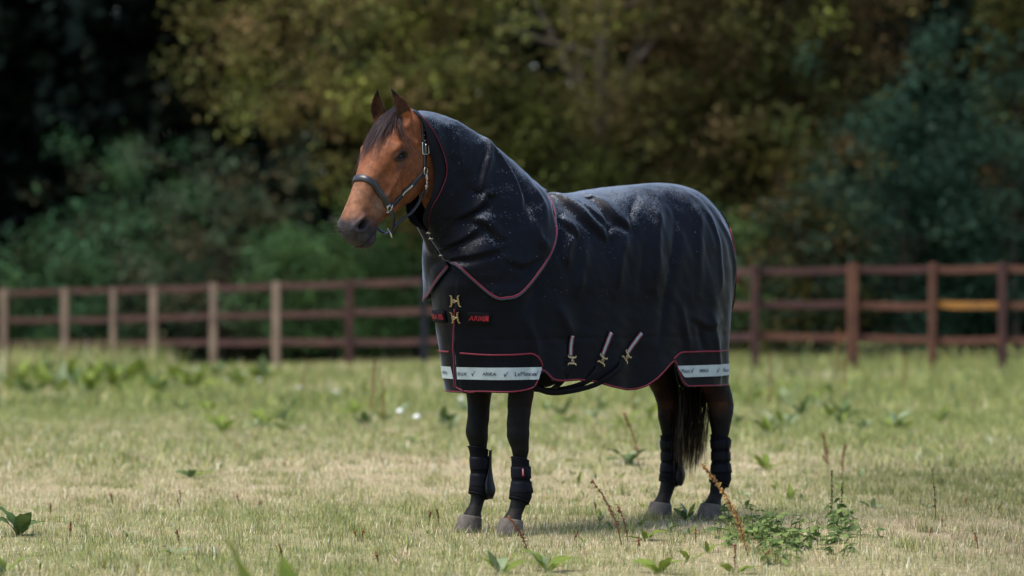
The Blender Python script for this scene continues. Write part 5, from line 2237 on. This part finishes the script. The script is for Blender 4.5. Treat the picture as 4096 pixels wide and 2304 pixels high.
# yellow green saplings at the right edge
x, y = at_px(1018, 61)
cl = ellip_clumps(70, (0, 0, 4.8), (.75, .7, 2.6), 131, .3)
tree('sapling', 'slender yellow green sapling over the broad teal bush', 'tree', x, y, 6.5, .06, cl, 70, (.22, .2, .24), .12, YELG, 132, droop=.1, nlimb=14)


def bush(label, px, s, h, r, cols, seed, n=70, size=.11, group=None, name='bush', spread=(.18, .16, .14), shoots=0, n_per=70, colvar=.35):
    x, y = at_px(px, s)
    cl = ellip_clumps(n, (0, 0, h * .50), (r, r * .8, h * .50), seed, .45, zmin=.05)
    if shoots:
        g = np.random.default_rng(seed)
        ex = np.stack([g.uniform(-r, r, shoots), g.uniform(-.5, .5, shoots), h * g.uniform(.85, 1.22, shoots)], -1)
        cl = np.concatenate([cl, ex])
    return tree(name, label, 'bush', x, y, h * .7, .05, cl, n_per, spread, size, cols, seed, group, .05, nlimb=14, colvar=colvar)


bush('grey green bush behind the farthest tan posts', 20, 53.5, 2.5, 1.7, BLUEG, 151, 80)
bush('tall blue green bush behind the leftmost tan posts', 120, 54.5, 3.5, 1.8, BLUEG + [(.035, .038, .02)], 152, 110, shoots=8)
bush('pale grey green bush with ragged top left of the horse muzzle', 222, 56.0, 3.5, 1.6, [(.058, .080, .048), (.048, .072, .042), (.070, .060, .032)], 153, 105, shoots=10)
bush('fresh green bush just left of the horse chest', 335, 57.5, 3.0, 1.7, MIDG, 154, 105)
bush('green bush behind the horse chest', 415, 59.0, 2.8, 1.4, MIDG, 155, 80)
bush('low green bush hidden behind the horse belly', 560, 61.5, 2.3, 1.8, MIDG, 156, 80)
bush('green bush behind the horse rump', 690, 66.0, 2.3, 1.4, MIDG, 157, 70)
bush('yellow flecked bush between the rump and the thick fence post', 815, 68.5, 2.9, .95, [(.028, .043, .022), (.025, .040, .026), (.070, .064, .018), (.055, .034, .014)], 158, 95, shoots=5)
bush('golden leaved shrub above the yellow flecked bush', 778, 64.0, 3.6, .65, YELG, 159, 50)
bush('tall teal green bush behind the right fence with two raised tops', 905, 66.0, 4.1, 1.5, [(.022, .048, .032), (.018, .042, .028), (.028, .054, .034)], 160, 140, shoots=10)
bush('broad teal green bush behind the orange fence board', 1000, 65.0, 4.3, 1.6, [(.022, .048, .032), (.018, .042, .028), (.028, .054, .034)], 161, 140, shoots=8)

# ================================================================== WEEDS
def gpos(px, py):
    """meadow position seen at a picture point (solved on the ground surface)"""
    z = 0.0
    for _ in range(6):
        d = (1.31 - z) * FPX / (py - 263)
        x, y = (px - 512) * d / FPX, d - 16
        z = float(ground_z(x, y))
    return x, y, z


def dock_leaf_mesh(seed, wid_=.34, arch=.35, wave=.05):
    g = np.random.default_rng(seed)
    n = 9
    v = []
    for i in range(n):
        f = i / (n - 1)
        w_ = wid_ * (math.sin(math.pi * min(1, f * .93 + .07)) ** .75) * (1 - .25 * f)
        if f < .12:
            w_ *= .25 + f * 5
        z = arch * (f * .75 - f * f * 1.05)
        for s in (-1, -.55, 0, .55, 1):
            v.append((f, s * w_ / 2, z + .10 * w_ * abs(s) + (wave * math.sin(f * 17 + s * 2 + seed) * abs(s) ** 2) * w_ * 2))
    f_ = [(i * 5 + j, i * 5 + j + 1, i * 5 + j + 6, i * 5 + j + 5) for i in range(n - 1) for j in range(4)]
    return mesh_np('dock_leaf', v, faces=f_)


LEAFM = {}
for m in ('dock_leaf', 'dock_leaf_dark', 'dock_leaf_pale'):
    LEAFM[m] = []
    for k in range(3):
        me = dock_leaf_mesh(k * 7 + 1, .30 + .06 * k, .25 + .22 * k)
        me.materials.append(MATS[m])
        LEAFM[m].append(me)


def dock(px, py, size, n, label, m='dock_leaf', seed=0, elev=(20, 65), group=None, pos=None, az0=None):
    x, y, z = pos if pos else gpos(px, py)
    t = root('dock_plant', label, 'weed', (x, y, z - .004), 0, group)
    g = np.random.default_rng(seed + int(px) * 3 + int(py))
    a0 = g.uniform(0, 6.28) if az0 is None else az0
    for i in range(n):
        mm = m if g.random() < .75 else ('dock_leaf_pale' if g.random() < .4 else 'dock_leaf')
        me = LEAFM[mm][g.integers(0, 3)]
        az = a0 + i * 2.4 + g.normal(0, .3)
        e = math.radians(g.uniform(*elev))
        s = size * g.uniform(.65, 1.15)
        o = add('leaf', me, None, t, loc=(.01 * math.cos(az), .01 * math.sin(az), .004), scale=s)
        o.rotation_euler = (g.normal(0, .3), -e, az)
        if az0 is not None:
            o.data, o.scale = LEAFM['dock_leaf'][1], (size, size, size * .6)
    return t


def seed_parts(h, lean_x, lean_y, dens, rad, seed, start=.25, n_mul=1.0):
    g = np.random.default_rng(seed)
    P = catmull([(0, 0, -.01), (lean_x * .2, lean_y * .2, h * .35), (lean_x * .55, lean_y * .55, h * .7), (lean_x, lean_y, h)], 14)
    mb = MB()
    mb.put(*tube(P, np.linspace(.0032, .0014, 14), 5))
    ms = MB()
    n = int(dens * h * n_mul)
    for i in range(n):
        f = start + (1 - start) * g.random() ** .9
        c = np.array([np.interp(f * 13, np.arange(14), P[:, k]) for k in range(3)])
        r = rad * (1 - .65 * (f - start) / (1 - start)) * g.uniform(.2, 1)
        a = g.uniform(0, 6.28)
        c = c + np.array([math.cos(a) * r, math.sin(a) * r, g.normal(0, .004)])
        s = g.uniform(.0025, .0048)
        d = g.normal(size=(3, 3)) * s
        v = [c + d[0], c - d[0] * .6 + d[1], c - d[1], c + d[2] * 1.1]
        ms.put(v, [(0, 1, 2), (0, 3, 1), (1, 3, 2), (2, 3, 0)])
    return mb, ms


def seed_stalk(px, py, h, lean_x, lean_y, dens, rad, ms_, mt, label=None, parent=None, seed=1, hh=None, start=.25, pos=None, group=None):
    if parent is None:
        x, y, z = pos if pos else gpos(px, py)
        t = root('seed_stalk', label, 'weed', (x, y, z), 0, group)
    else:
        t = parent
        h = hh
    mb, ms = seed_parts(h, lean_x, lean_y, dens, rad, seed + int(px), start)
    mb.obj('stem', mt, t)
    o = ms.obj('seed_head', ms_, t, smooth=False)
    o['kind'] = 'stuff'
    return t


# docks in the foreground
K2 = KD
x, y, z = gpos(248, 900)
dock(0, 0, .50, 1, 'tall lime green dock leaf standing up out of the foreground grass', seed=3, elev=(78, 79), pos=((262 - 512) * 10.6 / FPX, -5.4, 0.0), az0=3.4)
dock(0, 0, .33, 1, 'shorter dock leaf beside the tall lime green foreground leaf', seed=8, elev=(78, 80), pos=((296 - 512) * 11.2 / FPX, -4.8, 0.0), az0=2.6)
dock(18, 536, .20, 6, 'curled dock plant with dark drooping leaves in short dry grass', 'dock_leaf_dark', elev=(25, 70))
dock(4, 575, .16, 4, 'low dock plant in the grass in front of the curled dark dock', elev=(20, 60))
dock(192, 478, .14, 5, 'small dock rosette alone on the straw to the left of the horse', 'dock_leaf_dark', elev=(15, 45))
dock(172, 555, .12, 4, 'flat pale dock leaves in the dry foreground grass', 'dock_leaf_pale', elev=(5, 25))
dock(500, 574, .13, 6, 'dock plant with upright leaves in front of the forehooves', elev=(25, 60))
dock(548, 572, .14, 6, 'leafy dock plant beside the one in front of the forehooves', elev=(20, 55))
dock(645, 541, .12, 5, 'dock rosette with yellowish leaves between fore and hind hooves', elev=(15, 50))
dock(708, 553, .075, 3, 'single round yellow green dock leaf in front of the hind hooves', elev=(30, 60))
dock(687, 520, .11, 5, 'dock leaves growing between the two hind hooves', 'dock_leaf_dark', elev=(35, 70))
dock(712, 516, .10, 4, 'dock leaves against the near hind hoof', elev=(30, 60))
dock(660, 574, .13, 5, 'dock leaves in front of the thin rusty seed stalk', elev=(15, 45))
dock(735, 574, .12, 4, 'low dock leaves in front of the nettle patch', elev=(15, 45))
dock(690, 562, .10, 4, 'dock leaf pair beside the golden seed stalk', elev=(20, 50))
dock(790, 500, .10, 4, 'small dock behind the nettle patch', elev=(40, 70))
dock(860, 478, .10, 4, 'upright yellow green dock right of the hind legs', elev=(50, 75))
dock(872, 508, .09, 5, 'pale spiky weed rosette on the brown grass right of the nettles', 'dock_leaf_pale', elev=(15, 45))
dock(930, 508, .06, 5, 'tiny pale weed rosette beside the lone seed stalk', 'dock_leaf_pale', elev=(15, 45))
dock(578, 486, .09, 2, 'single yellow green dock leaf standing behind the forelegs', elev=(60, 80))
dock(628, 465, .19, 6, 'dark leaved dock below a rusty stalk left of the hind legs', 'dock_leaf_dark', elev=(15, 50))
dock(765, 470, .16, 6, 'dock clump with brown leaf right of the near hind boot', elev=(20, 55))
dock(770, 435, .20, 6, 'dark dock clump in the green grass right of the rump', 'dock_leaf_dark', elev=(30, 65))
dock(650, 420, .20, 6, 'yellow green dock clump behind the hind legs', elev=(30, 65))
dock(398, 416, .20, 6, 'pale leaved weed on the meadow behind the forelegs', 'dock_leaf_pale', elev=(15, 40))
dock(415, 445, .16, 5, 'weed with one orange leaf left of the forelegs', 'dock_leaf_dark', elev=(15, 45))
dock(285, 430, .18, 5, 'low dark weed in the open meadow before the tan posts', 'dock_leaf_dark', elev=(15, 45))
G1 = 'bright weeds in the rough grass before the tan posts'
for i, (px, py) in enumerate(((8, 392), (30, 398), (45, 388), (60, 394), (78, 392), (95, 386), (112, 392), (130, 388), (150, 390), (176, 384), (215, 378), (262, 382), (20, 384), (40, 380), (70, 384), (88, 396), (104, 379), (122, 396), (140, 380), (160, 396), (195, 392), (240, 388))):
    dock(px, py, .34, 7, 'bright green weed in the rough grass before the tan posts', ('dock_leaf', 'dock_leaf_dark', 'dock_leaf')[i % 3], elev=(25, 75), group=G1)
G2 = 'weeds in the far green meadow'
gg_ = np.random.default_rng(17)
for i in range(80):
    px = float(gg_.uniform(150, 1010) if i % 3 else gg_.uniform(730, 900))
    py = float(gg_.uniform(384, 432))
    if 430 < px < 740 and py < 392:
        continue
    dock(px, py, gg_.uniform(.12, .24), 5, 'low broad leaved weed in the far green meadow', ('dock_leaf', 'dock_leaf_dark', 'dock_leaf_pale', 'dock_leaf')[i % 4], elev=(15, 65), group=G2, seed=i)
G3 = 'small dock leaves scattered round the hooves'
for i in range(46):
    px = float(gg_.uniform(560, 860))
    py = float(gg_.uniform(470, 545))
    dock(px, py, gg_.uniform(.035, .075), int(gg_.integers(2, 5)), 'small dock seedling scattered in the grass round the hind hooves', ('dock_leaf', 'dock_leaf_dark', 'dock_leaf_pale', 'dock_leaf')[i % 4], elev=(10, 65), group=G3, seed=i)
G4 = 'tiny seedlings in the dry foreground grass'
for i in range(26):
    px = float(gg_.uniform(20, 460))
    py = float(gg_.uniform(495, 572))
    dock(px, py, gg_.uniform(.02, .05), int(gg_.integers(2, 4)), 'tiny green seedling in the dry grass left of the forehooves', ('dock_leaf', 'dock_leaf_dark')[i % 2], elev=(10, 60), group=G4, seed=i)

# seed stalks
seed_stalk(748, 555, .40, -.20, .03, 900, .022, 'gold_seed', 'rust_stem', 'golden dock seed head leaning towards the near hind hoof', seed=4, start=.12)
seed_stalk(622, 545, .30, -.14, .02, 330, .014, 'rust_seed', 'rust_stem', 'thin rusty seed stalk leaning left between fore and hind hooves', seed=6, start=.2)
seed_stalk(628, 541, .17, -.05, .02, 330, .012, 'rust_seed', 'rust_stem', 'short rusty seed stalk beside the thin leaning one', seed=7, start=.2)
seed_stalk(528, 553, .17, -.09, -.1, 520, .016, 'rust_seed', 'rust_stem', 'red brown seed stalk crossing in front of the near forehoof', seed=9, start=.0)
seed_stalk(832, 523, .27, .0, .0, 420, .008, 'green_seed', 'weed_stem', 'tall green seed spike rising behind the nettle patch', seed=10, start=.15)
seed_stalk(841, 522, .20, .01, .0, 420, .007, 'green_seed', 'weed_stem', 'shorter green seed spike beside the tall one', seed=11, start=.15)
seed_stalk(936, 520, .26, -.02, .0, 300, .008, 'green_seed', 'rust_stem', 'lone pale green seed spike on the brown grass right of the nettles', seed=12, start=.25)
seed_stalk(640, 470, .36, -.10, .0, 420, .02, 'rust_seed', 'rust_stem', 'rusty seed stalk over the dark leaved dock', seed=13)
seed_stalk(828, 474, .26, -.03, .0, 620, .024, 'rust_seed', 'rust_stem', 'orange rust seed head right of the hind legs', seed=14)
seed_stalk(842, 480, .22, .02, .0, 420, .014, 'rust_seed', 'rust_stem', 'thin rust stalk beside the orange rust seed head', seed=15)
seed_stalk(735, 570, .11, .0, .0, 520, .012, 'rust_seed', 'rust_stem', 'short dark red stalk before the golden seed head', seed=16, start=.1)
G5 = 'rusty stalks far back in the green meadow'
for i, (px, py, h) in enumerate(((371, 428, .55), (384, 430, .40), (632, 425, .62), (838, 405, .75), (845, 412, .5), (772, 418, .55), (12, 398, .6), (500, 402, .5), (905, 398, .45), (700, 402, .5), (300, 398, .4))):
    seed_stalk(px, py, h, gg_.normal(0, .04), 0, 380, .03, 'rust_seed', 'rust_stem', 'tall rusty dock stalk far back in the green meadow', seed=20 + i, group=G5)
G6 = 'short dead stalks standing in the grass'
for i in range(26):
    px = float(gg_.uniform(20, 1000))
    py = float(gg_.uniform(500, 568))
    seed_stalk(px, py, gg_.uniform(.035, .075), gg_.normal(0, .015), 0, 320, .0035, 'rust_seed', 'rust_stem', 'short dead brown plantain stalk in the foreground grass', seed=60 + i, start=.45, group=G6)


# nettles
def nettle_leaf_mesh(seed):
    n = 8
    out = []
    g = np.random.default_rng(seed)
    L, Rr, M = [], [], []
    for i in range(n):
        f = i / (n - 1)
        w_ = .62 * math.sin(math.pi * min(1, f * .9 + .1)) ** .8 * (1 - .45 * f)
        w_ *= 1 + (.16 if i % 2 else -.10)
        z = .12 * f - .42 * f * f
        L.append((f, w_ / 2, z - .06 * (w_ > .2)))
        Rr.append((f, -w_ / 2, z - .06 * (w_ > .2)))
        M.append((f, 0, z))
    v = L + M + Rr
    fcs = []
    for i in range(n - 1):
        fcs += [(i, n + i, n + i + 1, i + 1), (n + i, 2 * n + i, 2 * n + i + 1, n + i + 1)]
    me = mesh_np('nettle_leaf', v, faces=fcs)
    me.materials.append(MATS['nettle_leaf'])
    return me


NL = [nettle_leaf_mesh(k) for k in range(2)]
NL[1].materials.clear()
NL[1].materials.append(MATS['dock_leaf_dark'])
stem_cache = {}


def nettle(x, y, h, seed, label, group):
    z = float(ground_z(x, y))
    t = root('nettle', label, 'nettle', (x, y, z), 0, group)
    g = np.random.default_rng(seed)
    lx, ly = g.normal(0, .02, 2)
    P = catmull([(0, 0, -.01), (lx * .4, ly * .4, h * .5), (lx, ly, h)], 6)
    mb = MB()
    mb.put(*tube(P, np.linspace(.0028, .0012, 6), 5))
    mb.obj('stem', 'weed_stem', t)
    n = max(3, int(h / .036))
    a0 = g.uniform(0, 3.14)
    for i in range(n):
        f = .28 + .72 * i / (n - 1)
        c = np.array([np.interp(f * 5, np.arange(6), P[:, k]) for k in range(3)])
        s = .062 * (1.1 - .55 * f) * g.uniform(.55, 1.35)
        for q in (0, math.pi):
            o = add('leaf', NL[g.integers(0, 2)], None, t, loc=tuple(c), scale=s)
            o.rotation_euler = (g.normal(0, .5), math.radians(g.uniform(-20, 30)), a0 + i * math.pi / 2 + q + g.normal(0, .4))
    return t


G7 = 'nettles in the patch right of the hind hooves'
gn = np.random.default_rng(8)
centres = [(gn.uniform(735, 850), gn.uniform(520, 560), gn.uniform(6, 20), gn.uniform(.6, 1.5)) for _ in range(15)] + [(838, 534, 9, 1.7), (770, 532, 8, 1.3), (800, 545, 14, 1.0)]
for i in range(118):
    c_ = centres[i % len(centres)]
    px = c_[0] + gn.normal(0, c_[2])
    py = min(566, c_[1] + gn.normal(0, c_[2] * .38))
    x, y, z = gpos(px, py)
    hh = gn.uniform(.035, .095) * c_[3]
    nettle(x, y, hh, 300 + i, 'green nettle in the dense patch right of the hind hooves', G7)

# white clover heads far back
G8 = 'white flower heads in the far meadow'
for i, (px, py) in enumerate(((337, 397), (400, 417), (417, 423), (260, 384), (228, 384), (300, 392), (9, 390), (462, 404))):
    x, y, z = gpos(px, py)
    mb = MB()
    R = []
    for a in np.linspace(.1, math.pi - .1, 6):
        R.append([(math.cos(q) * .03 * math.sin(a) * (1 + .2 * math.sin(3 * q)), math.sin(q) * .03 * math.sin(a), .05 + .02 * math.cos(a)) for q in np.linspace(0, 2 * math.pi, 9, endpoint=False)])
    t = root('white_flower', 'white flower head low in the far meadow', 'flower', (x, y, z), 0, G8)
    mb.put(*loft(R))
    mb.obj('flower_head', 'daisy', t)
    mb = MB()
    mb.put(*tube([(0, 0, -.005), (.002, 0, .04)], .003, 5))
    mb.obj('stem', 'weed_stem', t)
